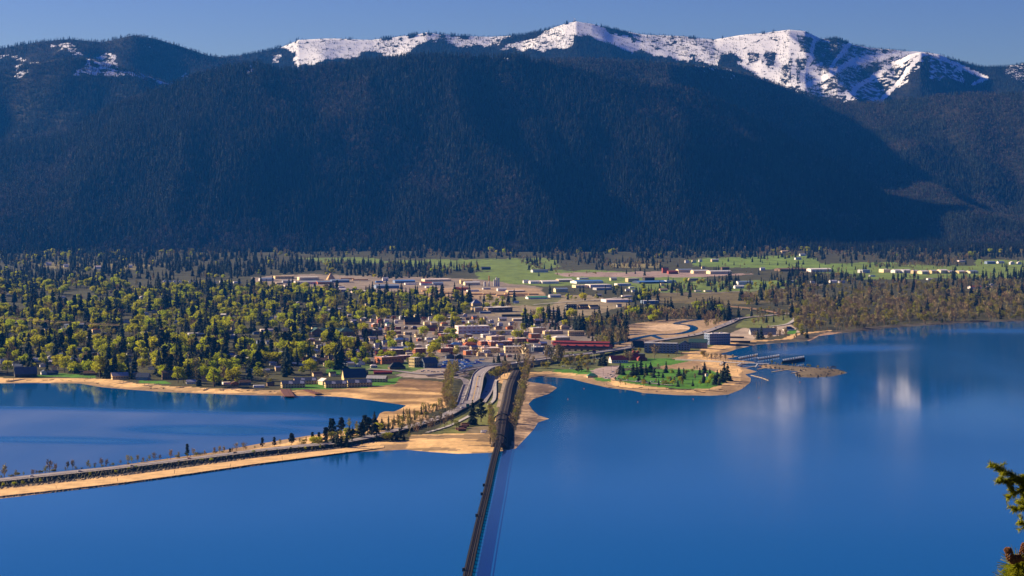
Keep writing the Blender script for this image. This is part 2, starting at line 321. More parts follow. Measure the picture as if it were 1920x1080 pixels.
def water():
    rows = np.concatenate([np.linspace(4200, 1300, 50), np.linspace(1290, 940, 36), np.arange(938, 584, -2.0)]); cols = np.arange(-700, 2640, 9.0)
    PX, PY = np.meshgrid(cols, rows); D = F * CAMZ / (PY - YH); X = (PX - 960) * D / F
    ruf = np.zeros(X.shape); n = fbm(X / 260, D / 500, 41); n2 = fbm(X / 500, D / 120, 43)
    left = inpoly(PX + (n - .5) * 60, PY + (n2 - .5) * 16, [(-700, 752), (0, 762), (120, 765), (260, 770), (520, 776), (700, 772), (720, 800), (480, 840), (0, 905), (-700, 995)])
    ruf[left] = 1.05
    for x0, x1, yc, h in ((250, 560, 803, 9), (-100, 310, 820, 4.5), (560, 740, 775, 8), (520, 700, 792, 5)):
        t = np.clip(1 - np.abs(PX - (x0 + x1) / 2) / ((x1 - x0) / 2), 0, 1) ** .5
        ruf[(np.abs(PY - yc - (PX - x0) * .02 - (n - .5) * 6) < h * t)] = .0
    for x0, x1, yc, h in ((1730, 2200, 621, 5), (1600, 1700, 633, 2), (1430, 1560, 660, 4), (1480, 1700, 652, 6)):
        t = np.clip(1 - np.abs(PX - (x0 + x1) / 2) / ((x1 - x0) / 2), 0, 1) ** .5
        ruf[(np.abs(PY - yc - (n - .5) * 5) < h * t)] = .6
    band = np.clip((1010 - PY) / 190, 0, 1) * np.clip((PY - 770) / 60, 0, 1); wind = np.clip((fbm(X / 330, D / 900, 47, 5) - .36) / .28, 0, 1)
    ruf = np.where((ruf == 0) & ~left, .26 * (.35 + .65 * wind) * band, ruf)
    for k in range(2):
        ruf = sum(np.roll(ruf, s, 1) for s in range(-4, 5)) / 9; ruf = sum(np.roll(ruf, s, 0) for s in (-1, 0, 1)) / 3
    ruf = ruf * (.7 + .6 * fbm(X / 140, D / 420, 49, 5))
    m = bpy.data.materials.new('lake_water'); m.use_nodes = True; q = m.node_tree; b = q.nodes['Principled BSDF']
    b.inputs['Base Color'].default_value = (.0, .080, .25, 1); b.inputs['IOR'].default_value = 1.27
    a = q.nodes.new('ShaderNodeAttribute'); a.attribute_name = 'ruffle'; tc = q.nodes.new('ShaderNodeTexCoord')
    mp = q.nodes.new('ShaderNodeMapping'); mp.inputs['Scale'].default_value = (.004, .0012, 1); q.links.new(tc.outputs['Object'], mp.inputs[0])
    no = q.nodes.new('ShaderNodeTexNoise'); no.inputs['Scale'].default_value = 1; no.inputs['Detail'].default_value = 6; q.links.new(mp.outputs[0], no.inputs['Vector'])
    mr = q.nodes.new('ShaderNodeMapRange'); mr.inputs[1].default_value = .4; mr.inputs[2].default_value = .75; mr.inputs[3].default_value = .055; mr.inputs[4].default_value = .115; q.links.new(no.outputs[0], mr.inputs[0])
    ad = q.nodes.new('ShaderNodeMath'); ad.operation = 'MULTIPLY_ADD'; ad.inputs[1].default_value = .30; io = q.nodes.new('ShaderNodeMath'); io.operation = 'MULTIPLY_ADD'; io.inputs[1].default_value = 3.0; io.inputs[2].default_value = 1.28; q.links.new(a.outputs['Fac'], io.inputs[0]); q.links.new(io.outputs[0], b.inputs['IOR']); q.links.new(a.outputs['Fac'], ad.inputs[0]); q.links.new(mr.outputs[0], ad.inputs[2])
    q.links.new(ad.outputs[0], b.inputs['Roughness'])
    grid_mesh('lake', X, D, np.zeros(X.shape), m, {'ruffle': ruf}); M['water'] = m

# ------------------------------------------------------------------ mountains
LAY = {
 'front': dict(r=[(-600, 330), (-200, 290), (0, 272), (60, 266), (120, 254), (160, 226), (220, 196), (300, 168), (330, 158), (370, 141), (430, 126), (480, 121), (520, 131), (560, 130), (640, 119), (760, 108), (830, 105), (900, 108), (960, 103), (1000, 112), (1040, 122), (1100, 137), (1160, 149), (1240, 162), (1290, 168), (1330, 184), (1400, 216), (1480, 262), (1560, 306), (1630, 350), (1700, 390), (1770, 425), (1820, 452), (1870, 476), (2100, 505), (2700, 520)], d=11300, b=9000, p=1.12, amp=150, seed=1, sk=([-300, 450, 1150, 1850], [500, 120, 0, 100]), n=115000, hh=(22, 52)),
 'left_mid': dict(r=[(-600, 190), (-200, 165), (0, 135), (60, 115), (120, 106), (170, 107), (200, 114), (250, 130), (300, 147), (330, 158), (400, 200), (600, 300), (700, 470), (3000, 500)], d=12900, b=11000, p=1.0, amp=110, seed=2, n=26000, hh=(16, 30)),
 'right_mid': dict(r=[(-600, 480), (700, 440), (850, 200), (900, 130), (1000, 112), (1100, 107), (1200, 113), (1280, 119), (1330, 121), (1400, 136), (1480, 163), (1540, 185), (1600, 193), (1680, 186), (1760, 177), (1830, 172), (1920, 172), (2100, 158), (2700, 160)], d=13000, b=9900, p=1.05, amp=150, seed=3, sk=([850, 1050, 1250, 1450, 1950], [0, -800, -700, 500, -200]), n=62000, hh=(16, 30)),
 'left_far': dict(r=[(-600, 80), (-200, 96), (0, 88), (70, 76), (130, 71), (190, 76), (250, 63), (290, 70), (340, 85), (390, 102), (420, 105), (480, 112), (560, 140), (700, 260), (800, 480), (3000, 500)], d=15200, b=12200, p=1.0, amp=120, seed=4, n=22000, hh=(18, 30)),
 'snow': dict(r=[(-600, 300), (200, 180), (380, 112), (440, 103), (500, 92), (530, 84), (560, 71), (610, 70), (700, 71), (760, 64), (800, 58), (850, 63), (920, 66), (980, 63), (1030, 51), (1060, 41), (1080, 37), (1110, 42), (1150, 52), (1200, 61), (1280, 66), (1340, 71), (1400, 62), (1480, 53), (1510, 56), (1540, 71), (1570, 69), (1600, 81), (1650, 89), (1720, 94), (1760, 99), (1800, 113), (1840, 123), (1880, 123), (1920, 116), (2100, 125), (2700, 160)], d=16800, b=13400, p=1.0, amp=85, seed=5, n=60000, hh=(13, 26)),
  'snow_spur': dict(r=[(-600, 600), (1380, 600), (1440, 230), (1500, 180), (1560, 158), (1600, 140), (1640, 120), (1680, 112), (1705, 99), (1726, 95), (1760, 106), (1800, 121), (1850, 150), (1900, 176), (1960, 230), (2040, 600), (2700, 600)], d=16300, b=13600, p=1.0, amp=110, seed=8, n=16000, hh=(13, 24)),
}
def layer_z(L, PX, D):
    x = (PX - 960) / F * D; n = fbm(x / 2600 + 9, D * 0 + L['seed'] * 3.3, L['seed'] + 60, 2) - .5
    yr = np.interp(PX, [p[0] for p in L['r']], [p[1] for p in L['r']]); Dr = L['d'] + n * 700
    Db = L['b'] + 1500 * (fbm(x / 1500, D * 0, L['seed'] + 80, 2) - .5)
    if 'sk' in L: o_ = np.interp(PX, L['sk'][0], L['sk'][1]); Dr = Dr + o_; Db = Db + .85 * np.maximum(o_, 0)
    zr = CAMZ + (YH - yr) * Dr / F - 9; s = np.clip((D - Db) / (Dr - Db), -1, 1); zb = 16.0
    f = np.clip(s, 0, 1); w = 4 * f * (1 - f)
    sp = 1 - np.abs(2 * fbm(x / 1150 + .25 * D / 1150, D / 3000 - .15 * x / 1150, L['seed'] + 5, 4) - 1); sp2 = fbm(x / 380, D / 700, L['seed'] + 6, 3) - .5
    hgt = np.clip((zr - zb) / 800, 0, 1.3)
    z = zb + np.maximum(zr - zb, 0) * f ** L['p'] + (L['amp'] * (sp - .78) * 2.9 + 90 * sp2) * w * hgt
    z = np.where(D > Dr, zr - (D - Dr) * .5 + 25 * sp2 * np.clip((D - Dr) / 300, 0, 1), z)
    return np.where(s < 0, -30, z)
SNOW = [([(522, 87), (560, 70), (700, 70), (725, 80), (690, 95), (640, 112), (580, 126), (545, 126), (545, 106), (560, 96)], .92), ([(720, 108), (755, 75), (800, 57), (818, 70), (800, 86), (765, 104), (735, 112)], .85), ([(690, 72), (760, 66), (770, 90), (730, 108), (690, 100)], .7), ([(815, 62), (940, 64), (940, 84), (850, 92)], .55), ([(838, 66), (960, 66), (905, 90), (862, 86)], .78), ([(930, 98), (1055, 45), (1105, 66), (1070, 84), (1000, 100), (950, 100)], .72), ([(1052, 38), (1085, 34), (1130, 50), (1180, 72), (1240, 94), (1310, 116), (1280, 118), (1200, 92), (1120, 70), (1064, 64)], 1.0),
        ([(1150, 52), (1280, 64), (1338, 72), (1350, 100), (1335, 124), (1290, 108), (1200, 84)], .72), ([(1335, 68), (1420, 58), (1500, 50), (1545, 70), (1560, 88), (1515, 162), (1480, 168), (1420, 144), (1386, 128), (1350, 98)], .95), ([(1540, 74), (1720, 92), (1742, 100), (1640, 142), (1590, 186), (1540, 176), (1500, 164), (1520, 110)], .52), ([(1740, 98), (1790, 116), (1805, 148), (1730, 150)], .45), ([(1885, 120), (1930, 118), (1930, 165), (1900, 155)], .42), ([(1420, 140), (1640, 140), (1660, 190), (1560, 190), (1480, 172)], .38), ([(1640, 110), (1720, 100), (1700, 150), (1640, 190), (1600, 180)], .42),
        ([(5, 102), (55, 112), (60, 120), (5, 116)], .45), ([(100, 90), (140, 90), (142, 104), (105, 104)], .5), ([(170, 104), (222, 102), (228, 124), (178, 126)], .6), ([(260, 84), (280, 86), (278, 96), (262, 94)], .2), ([(340, 128), (375, 140), (370, 148), (335, 138)], .5), ([(30, 128), (60, 126), (62, 140), (32, 144)], .55), ([(60, 112), (85, 112), (85, 124), (60, 122)], .5),
        ([(150, 132), (200, 124), (330, 154), (326, 162), (240, 148), (160, 148)], .55), ([(462, 124), (474, 124), (476, 142), (462, 142)], .8), ([(900, 108), (960, 108), (960, 116), (905, 116)], .35), ([(1125, 140), (1165, 148), (1160, 155), (1120, 150)], .45), ([(1290, 120), (1375, 134), (1370, 146), (1310, 142)], .35), ([(500, 98), (520, 98), (520, 118), (500, 118)], .5), ([(800, 62), (840, 70), (830, 90), (810, 84)], .3)]
RUNS = [[(1527, 78), (1512, 130), (1540, 150), (1590, 122), (1660, 106), (1725, 96)], [(1727, 96), (1660, 130), (1610, 160), (1590, 184)], [(1736, 96), (1702, 130), (1685, 155), (1648, 192)], [(1742, 97), (1790, 119), (1850, 147), (1824, 158)], [(1722, 97), (1600, 112), (1560, 137), (1505, 165)], [(1490, 58), (1488, 160)], [(1592, 84), (1565, 116), (1558, 130)], [(1440, 62), (1420, 130), (1425, 142)], [(1470, 58), (1455, 120), (1460, 140)], [(1285, 82), (1310, 95), (1330, 120)], [(1385, 118), (1425, 140)]]
DARK = [([(1395, 100), (1425, 100), (1425, 126), (1398, 124)], .35), ([(1432, 100), (1458, 100), (1460, 128), (1436, 126)], .3), ([(1490, 66), (1522, 70), (1518, 100), (1492, 96)], .4), ([(1524, 82), (1575, 78), (1572, 118), (1520, 120)], .25), ([(1445, 70), (1470, 70), (1468, 90), (1446, 86)], .7), ([(1475, 108), (1510, 105), (1506, 160), (1478, 158)], .45), ([(1600, 128), (1660, 112), (1650, 126), (1600, 150)], .3), ([(1640, 150), (1700, 120), (1690, 140), (1640, 176)], .3)]
def snow_amt(PX, py, x, D):
    s = np.zeros(PX.shape); jx = (fbm(x / 150, D / 300, 71, 6) - .5) * 60; jy = (fbm(x / 150, D / 300, 72, 6) - .5) * 34
    for p, a in SNOW: k = inpoly(PX + jx, py + jy, p); s[k] = np.maximum(s[k], a)
    for p, a in DARK: k = inpoly(PX + jx * .7, py + jy * .7, p); s[k] = a
    for r in RUNS: k = segdist(PX, py * 1.0, r) < 4.0 + jx * .06; s[k] = 1.0
    return np.where(s < .02, -.6, s)
def mountain_material(name, floor_lo, floor_hi, snow):
    m = bpy.data.materials.new(name); m.use_nodes = True; n = m.node_tree; b = n.nodes['Principled BSDF']; b.inputs['Roughness'].default_value = .95; b.inputs['Specular IOR Level'].default_value = .1
    tc = n.nodes.new('ShaderNodeTexCoord'); no = n.nodes.new('ShaderNodeTexNoise'); no.inputs['Scale'].default_value = .006; no.inputs['Detail'].default_value = 8; n.links.new(tc.outputs['Object'], no.inputs['Vector'])
    rp = n.nodes.new('ShaderNodeMapRange'); rp.inputs[1].default_value = .42; rp.inputs[2].default_value = .68; n.links.new(no.outputs[0], rp.inputs[0])
    mx = n.nodes.new('ShaderNodeMix'); mx.data_type = 'RGBA'; mx.inputs[6].default_value = (*floor_lo, 1); mx.inputs[7].default_value = (*floor_hi, 1); n.links.new(rp.outputs[0], mx.inputs[0]); out = mx.outputs[2]
    if snow:
        a = n.nodes.new('ShaderNodeAttribute'); a.attribute_name = 'snow'
        n2 = n.nodes.new('ShaderNodeTexNoise'); n2.inputs['Scale'].default_value = .022; n2.inputs['Detail'].default_value = 4; n.links.new(tc.outputs['Object'], n2.inputs['Vector'])
        u_ = n.nodes.new('ShaderNodeMath'); u_.operation = 'MULTIPLY_ADD'; u_.inputs[1].default_value = -3.0; u_.inputs[2].default_value = 1.0; n.links.new(n2.outputs[0], u_.inputs[0]); ad = n.nodes.new('ShaderNodeMath'); ad.operation = 'ADD'; n.links.new(u_.outputs[0], ad.inputs[0]); n.links.new(a.outputs['Fac'], ad.inputs[1])
        st = n.nodes.new('ShaderNodeMapRange'); st.inputs[1].default_value = -.10; st.inputs[2].default_value = .10; n.links.new(ad.outputs[0], st.inputs[0])
        m2 = n.nodes.new('ShaderNodeMix'); m2.data_type = 'RGBA'; m2.inputs[7].default_value = (.86, .84, .84, 1); n.links.new(st.outputs[0], m2.inputs[0]); n.links.new(out, m2.inputs[6]); out = m2.outputs[2]
    n.links.new(out, b.inputs['Base Color']); return m
FOREST = {}
def mountains():
    names = {'front': 'front_hills', 'left_mid': 'left_hills', 'right_mid': 'right_hills', 'left_far': 'far_hills', 'snow': 'snow_hills', 'snow_spur': 'snow_spur_hills'}
    for k, L in LAY.items():
        step = 2.5 if k in ('snow', 'snow_spur') else 4.0; cols = np.arange(-560, 2480, step)
        rows = np.arange(L['b'] - 1100, L['d'] + 2600, 30.0)
        PX, D = np.meshgrid(cols, rows); Z = layer_z(L, PX, D); X = (PX - 960) / F * D
        py = YH + F * (CAMZ - Z) / D; S = snow_amt(PX, py, X, D)
        if k == 'right_mid': S[py >= 150] = -.6
        if k == 'front': S[~((py < 160) & (PX > 455) & (PX < 1180))] = -.6 
        m = mountain_material(names[k] + '_soil', (.010, .013, .011), (.040, .036, .026), True)
        grid_mesh(names[k], X, D, Z, m, {'snow': S})
        # forest points
        n = L['n']; wx = np.array(cols[[0, -1]]); N = int(n * 1.0)
        K = 9; px = RNG.uniform(-150, 2070, N * K); d = RNG.uniform(L['b'] - 700, L['d'] + 1900, N * K); z = layer_z(L, px, d); vis = np.full(px.shape, 560.0)
        for L2 in LAY.values():
            if L2['d'] < L['d']: vis = np.minimum(vis, np.interp(px, [p[0] for p in L2['r']], [p[1] for p in L2['r']]))
        v_ = (YH + F * (CAMZ - z) / d < vis + 22) & (z > 10); px, d, z = px[v_][:N * 2], d[v_][:N * 2], z[v_][:N * 2]
        z2 = z + 0; q = YH + F * (CAMZ - z) / d; x = (px - 960) / F * d; s = snow_amt(px, q, x, d)
        if k == 'right_mid': s[q >= 150] = 0
        if k == 'front': s[~((q < 160) & (px > 455) & (px < 1180))] = 0
        s = np.clip(s, 0, 1); patch = fbm(x / 240, d / 320, L['seed'] + 90, 3)
        keep = (z > 10) & (RNG.uniform(0, 1, len(px)) < (1 - s) ** 1.15 + .10) & (patch > .22 + .12 * RNG.uniform(-1, 1, len(px)))
        other = np.full(px.shape, -100.0)
        for k2, L2 in LAY.items():
            if k2 != k: other = np.maximum(other, layer_z(L2, px, d))
        keep &= z > other - 25
        # drop those hidden far behind the ridge
        idx = np.nonzero(keep)[0][:n]
        h = RNG.uniform(*L['hh'], len(idx)) * (1 - .35 * s[idx])
        FOREST[k] = (np.stack([x[idx], d[idx], z[idx] - .5], 1), h)
# ------------------------------------------------------------------ tree prototypes (unit height, base at the origin)
def conifer_mesh(name, mats, seed, whorls=15, per=8, rad=.19, bare=.06, drop=.35, rough=.25, power=.85):
    r = random.Random(seed); t = MB(); c = MB()
    t.tube((0, 0, 0), (0, 0, .93), .016, .003, 5, 0, False)
    for i in range(whorls):
        f = (i + r.uniform(-.25, .25)) / whorls; f = min(max(f, 0), .985); zz = bare + (1 - bare) * f
        R_ = rad * (1 - f) ** power * r.uniform(1 - rough, 1 + rough * .6) + .012; m = max(4, int(per * (1 - .45 * f))); a0 = r.uniform(0, 6.28)
        for j in range(m):
            a = a0 + 6.283 * j / m + r.uniform(-.3, .3); L = R_ * r.uniform(1 - rough * 1.6, 1.12); dz = -L * drop * r.uniform(.4, 1.3)
            w = L * r.uniform(.34, .55); ca, sa = math.cos(a), math.sin(a); th = .9 / whorls
            tip = (ca * L, sa * L, zz + dz); mid = .55
            p0 = (ca * .004, sa * .004, zz + th * .9); l = (ca * L * mid - sa * w, sa * L * mid + ca * w, zz + dz * .8 - th * .25); q = (ca * L * mid + sa * w, sa * L * mid - ca * w, zz + dz * .8 - th * .25); top = (ca * L * .6, sa * L * .6, zz + dz * .2 + th * .35)
            c.face((p0, l, top)); c.face((p0, top, q)); c.face((l, tip, top)); c.face((top, tip, q))
    c.face((( -.01, 0, .93), (.01, 0, .93), (0, 0, 1.0))); c.face(((0, -.01, .93), (0, .01, .93), (0, 0, 1.0)))
    return t, c
def pine_mesh(seed, rad=.2, bare=.28, clumps=75, n=11):
    r = random.Random(seed); t = MB(); c = MB()
    t.tube((0, 0, 0), (r.uniform(-.01, .01), 0, .94), .02, .004, 6, 0, False)
    for i in range(clumps):
        f = r.random() ** .9; z = bare + (1 - bare) * f * .97; a = r.uniform(0, 6.283); R_ = rad * (1 - f * f) ** .6 * r.uniform(.3, 1.05) * (.75 + .25 * math.sin(f * 9 + seed))
        cx, cy = R_ * math.cos(a), R_ * math.sin(a); s = .055 * r.uniform(.8, 1.35)
        if i % 3 == 0: t.tube((0, 0, z - .02), (cx, cy, z), .005, .002, 3, 0, False)
        leafball(c, (cx, cy, z), (s * 1.25, s * 1.25, s * .8), n, s * .8, r)
    return t, c
def leafball(c, ctr, rad, n, size, r):
    for i in range(n):
        u = r.uniform(-1, 1); a = r.uniform(0, 6.283); q = math.sqrt(1 - u * u); k = r.uniform(.55, 1.05)
        d = (q * math.cos(a), q * math.sin(a), u); p = np.array([ctr[j] + d[j] * rad[j] * k for j in range(3)])
        nn = np.array(d) + np.array([r.uniform(-.6, .6) for _ in range(3)]); nn /= np.linalg.norm(nn) + 1e-9
        e = np.cross(nn, (r.uniform(-1, 1), r.uniform(-1, 1), r.uniform(-1, 1))); e /= np.linalg.norm(e) + 1e-9; g = np.cross(nn, e); s = size * r.uniform(.6, 1.2)
        c.face((p - e * s, p - g * s * .6, p + e * s, p + g * s * .6))
def leafy_mesh(seed, w=.38, bare=.2, blobs=11, per=52, size=.062):
    r = random.Random(seed); t = MB(); c = MB()
    t.tube((0, 0, 0), (r.uniform(-.02, .02), r.uniform(-.02, .02), .42), .028, .014, 6, 0, False)
    for i in range(blobs):
        if i == 0: ctr = (0, 0, .72)
        else:
            a = i * 2.4 + r.uniform(-.5, .5); f = r.random(); zz = bare + .18 + (.98 - bare - .34) * f; rr = w * (.70 - .45 * max(0, f - .4)) * r.uniform(.6, 1.1); ctr = (rr * math.cos(a), rr * math.sin(a), zz)
        br = w * r.uniform(.34, .52); t.tube((0, 0, .3), (ctr[0] * .8, ctr[1] * .8, ctr[2] - br * .3), .012, .004, 4, 0, False)
        leafball(c, ctr, (br, br, br * r.uniform(.65, .85)), per, size, r)
    return t, c
def bare_mesh(seed, w=.24, limbs=15, twigs=15, thick=.017, leaves=0):
    r = random.Random(seed); t = MB(); c = MB()
    t.tube((0, 0, 0), (0, 0, .5), .02, .009, 5, 0, False); t.tube((0, 0, .5), (r.uniform(-.03, .03), r.uniform(-.03, .03), .95), .009, .002, 4, 0, False)
    for i in range(limbs):
        f = i / limbs; z0 = .16 + .5 * f; a = i * 2.4 + r.uniform(-.4, .4); L = w * (1 - .55 * f) * r.uniform(.6, 1.15); z1 = min(.97, z0 + r.uniform(.22, .42) * (1 - .2 * f))
        e = np.array((L * math.cos(a), L * math.sin(a), z1)); s = np.array((0, 0, z0)); t.tube(s, e, .008, .002, 3, 0, False)
        for j in range(twigs):
            k = r.uniform(.35, 1); p = s + (e - s) * k; d = np.array((r.uniform(-1, 1), r.uniform(-1, 1), r.uniform(.2, 1.3))); d /= np.linalg.norm(d); l = r.uniform(.07, .15); q = p + d * l
            n = np.cross(d, (r.uniform(-1, 1), r.uniform(-1, 1), 0)); n /= np.linalg.norm(n) + 1e-9; n *= thick
            c.face((p - n, p + n, q + n * .25))
        if leaves: leafball(c, tuple(e), (.07, .07, .07), leaves, .016, r)
    return t, c
def joined(name, tc, mats):
    t, c = tc; m = MB(); m.V = t.V + c.V; k = len(t.V); m.F = t.F + [tuple(i + k for i in f) for f in c.F]; m.M = [0] * len(t.F) + [1] * len(c.F)
    me = bpy.data.meshes.new(name); me.from_pydata(m.V, [], m.F); [me.materials.append(x) for x in mats]; me.polygons.foreach_set('material_index', m.M); return me
def meshes(name, tc, mt, mc):
    out = []
    for b, mm, nm in ((tc[0], mt, 'trunk'), (tc[1], mc, 'crown')):
        me = bpy.data.meshes.new(nm); me.from_pydata(b.V, [], b.F); me.materials.append(mm); out.append(me)
    return out
KINDS, PARTS = {}, {}
def protos():
    def add(kind, gens, mc, mt=M['bark']):
        KINDS[kind] = [joined(kind, g, (mt, mc)) for g in gens]; PARTS[kind] = [meshes(kind, g, mt, mc) for g in gens]
    add('conifer', [conifer_mesh('c', 0, s, 14, 8, rd, .05, .3, .3, pw) for s, rd, pw in ((1, .21, .7), (2, .25, .8), (3, .18, .6), (4, .28, .85))], M['needle'])
    add('dark_pine', [pine_mesh(s, rd, b) for s, rd, b in ((5, .22, .22), (6, .18, .15), (7, .25, .3))], M['needle'])
    add('light_conifer', [conifer_mesh('c', 0, s, 12, 7, .2, .06, .3, .35, .8) for s in (8, 9)], M['needle_warm'])
    add('leafy', [leafy_mesh(s, w, .16, b) for s, w, b in ((11, .40, 11), (12, .46, 12), (13, .34, 10), (14, .50, 13))], M['leaf'])
    add('olive', [leafy_mesh(s, w, .14, b, 34, .055) for s, w, b in ((15, .38, 10), (16, .44, 11))], M['leaf_olive'])
    add('yellow', [leafy_mesh(s, .42, .1, 10) for s in (17, 18)], M['leaf_yellow'])
    add('bare', [bare_mesh(s, w) for s, w in ((21, .22), (22, .28), (23, .18), (24, .34))], M['twig'], M['pale_bark'])
    add('budding', [bare_mesh(s, w, 13, 12, .016, 34) for s, w in ((25, .24), (26, .2))], M['leaf_olive'], M['pale_bark'])
    add('column', [leafy_mesh(s, .16, .04, 14, 24, .05) for s in (31,)], M['needle'])
    KINDS['hill_bare'] = [joined('hill_bare', bare_mesh(s, w, 9, 8, .022), (M['bark'], M['twig_hill'])) for s, w in ((46, .3), (47, .36))]
    KINDS['front_conifer'] = [joined('front_conifer', conifer_mesh('c', 0, s, 8, 6, rd, .04, .28, .3, .75), (M['bark'], M['needle_shaded'])) for s, rd in ((51, .19), (52, .24), (53, .16))]
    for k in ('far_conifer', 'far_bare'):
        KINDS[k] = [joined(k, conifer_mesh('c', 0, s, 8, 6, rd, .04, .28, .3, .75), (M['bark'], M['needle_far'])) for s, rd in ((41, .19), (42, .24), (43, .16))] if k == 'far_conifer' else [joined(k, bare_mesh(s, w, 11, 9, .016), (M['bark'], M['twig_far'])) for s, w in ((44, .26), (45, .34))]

def scatter(name, groups, label=None):
    """groups: list of (points, heights, kind). One object whose modifier instances the real tree meshes on its points."""
    coll = bpy.data.collections.new(name + '_kinds'); order = []
    for g, (P, h, kind) in enumerate(groups):
        for i, me in enumerate(KINDS[kind]):
            o = bpy.data.objects.new('%02d_%d_tree' % (g, i), me); coll.objects.link(o)
    V, hs, ix, base = [], [], [], 0
    for P, h, kind in groups:
        n = len(KINDS[kind]); V.append(P); hs.append(h); ix.append(base + RNG.integers(0, n, len(P))); base += n
    V = np.concatenate(V); hs = np.concatenate(hs); ix = np.concatenate(ix)
    me = bpy.data.meshes.new(name); me.vertices.add(len(V)); me.vertices.foreach_set('co', V.astype(np.float32).ravel())
    for k, a, ty in (('scl', hs, 'FLOAT'), ('rot', RNG.uniform(0, 6.28, len(V)), 'FLOAT'), ('pick', ix, 'INT')):
        at_ = me.attributes.new(k, ty, 'POINT'); at_.data.foreach_set('value', a.astype(np.int32 if ty == 'INT' else np.float32))
    o = bpy.data.objects.new(name, me); COL.objects.link(o); stuff(o)
    t = bpy.data.node_groups.new(name + '_scatter', 'GeometryNodeTree'); t.interface.new_socket('Geometry', in_out='INPUT', socket_type='NodeSocketGeometry'); t.interface.new_socket('Geometry', in_out='OUTPUT', socket_type='NodeSocketGeometry')
    N = t.nodes; gi = N.new('NodeGroupInput'); go = N.new('NodeGroupOutput'); ip = N.new('GeometryNodeInstanceOnPoints'); ci = N.new('GeometryNodeCollectionInfo'); ci.inputs['Collection'].default_value = coll; ci.inputs['Separate Children'].default_value = True; ci.inputs['Reset Children'].default_value = True
    def na(nm, ty):
        a = N.new('GeometryNodeInputNamedAttribute'); a.data_type = ty; a.inputs['Name'].default_value = nm; return a.outputs['Attribute']
    cx = N.new('ShaderNodeCombineXYZ'); er = N.new('FunctionNodeEulerToRotation'); t.links.new(na('rot', 'FLOAT'), cx.inputs[2]); t.links.new(cx.outputs[0], er.inputs[0])
    t.links.new(gi.outputs[0], ip.inputs['Points']); t.links.new(ci.outputs[0], ip.inputs['Instance']); ip.inputs['Pick Instance'].default_value = True
    t.links.new(na('pick', 'INT'), ip.inputs['Instance Index']); t.links.new(er.outputs[0], ip.inputs['Rotation']); t.links.new(na('scl', 'FLOAT'), ip.inputs['Scale']); t.links.new(ip.outputs[0], go.inputs[0])
    o.modifiers.new('scatter', 'NODES').node_group = t
    if label: o['label'] = label
    return o

NAMES = dict(conifer=('conifer_tree', 'dark green conifer', 'conifer'), dark_pine=('pine_tree', 'dark bushy pine', 'pine'), light_conifer=('young_conifer', 'small light green conifer', 'conifer'), leafy=('leafy_tree', 'yellow-green leafy tree', 'tree'), olive=('olive_tree_crown', 'olive-green rounded tree', 'tree'), yellow=('yellow_tree', 'golden yellow leafy tree', 'tree'), bare=('bare_tree', 'leafless tan tree', 'bare tree'), budding=('budding_tree', 'thin budding tree', 'tree'), column=('columnar_evergreen', 'narrow columnar evergreen', 'evergreen'))
NAMES['olive'] = ('leafy_olive_tree', 'olive-green rounded tree', 'tree')
COUNT = {}
def tree(kind, px, py, hpx, where, group, parts=True, base=None, wide=1.0):
    p = gat(px, py); h = hpx * p[1] / F; nm, lb, cat = NAMES[kind]; v = random.randrange(len(KINDS[kind])); rz = random.uniform(0, 6.28)
    if parts:
        o = empty(nm, (p[0], p[1], p[2] - .2), rz); o.scale = (h * wide, h * wide, h)
        for me in PARTS[kind][v]:
            c = bpy.data.objects.new(me.name, me); COL.objects.link(c); c.parent = o
    else:
        o = bpy.data.objects.new(nm, KINDS[kind][v]); COL.objects.link(o); o.location = (p[0], p[1], p[2] - .2); o.rotation_euler = (0, 0, rz); o.scale = (h * wide, h * wide, h)
    COUNT[kind] = COUNT.get(kind, 0) + 1
    return tag(o, base or lb, where, cat, group, px)

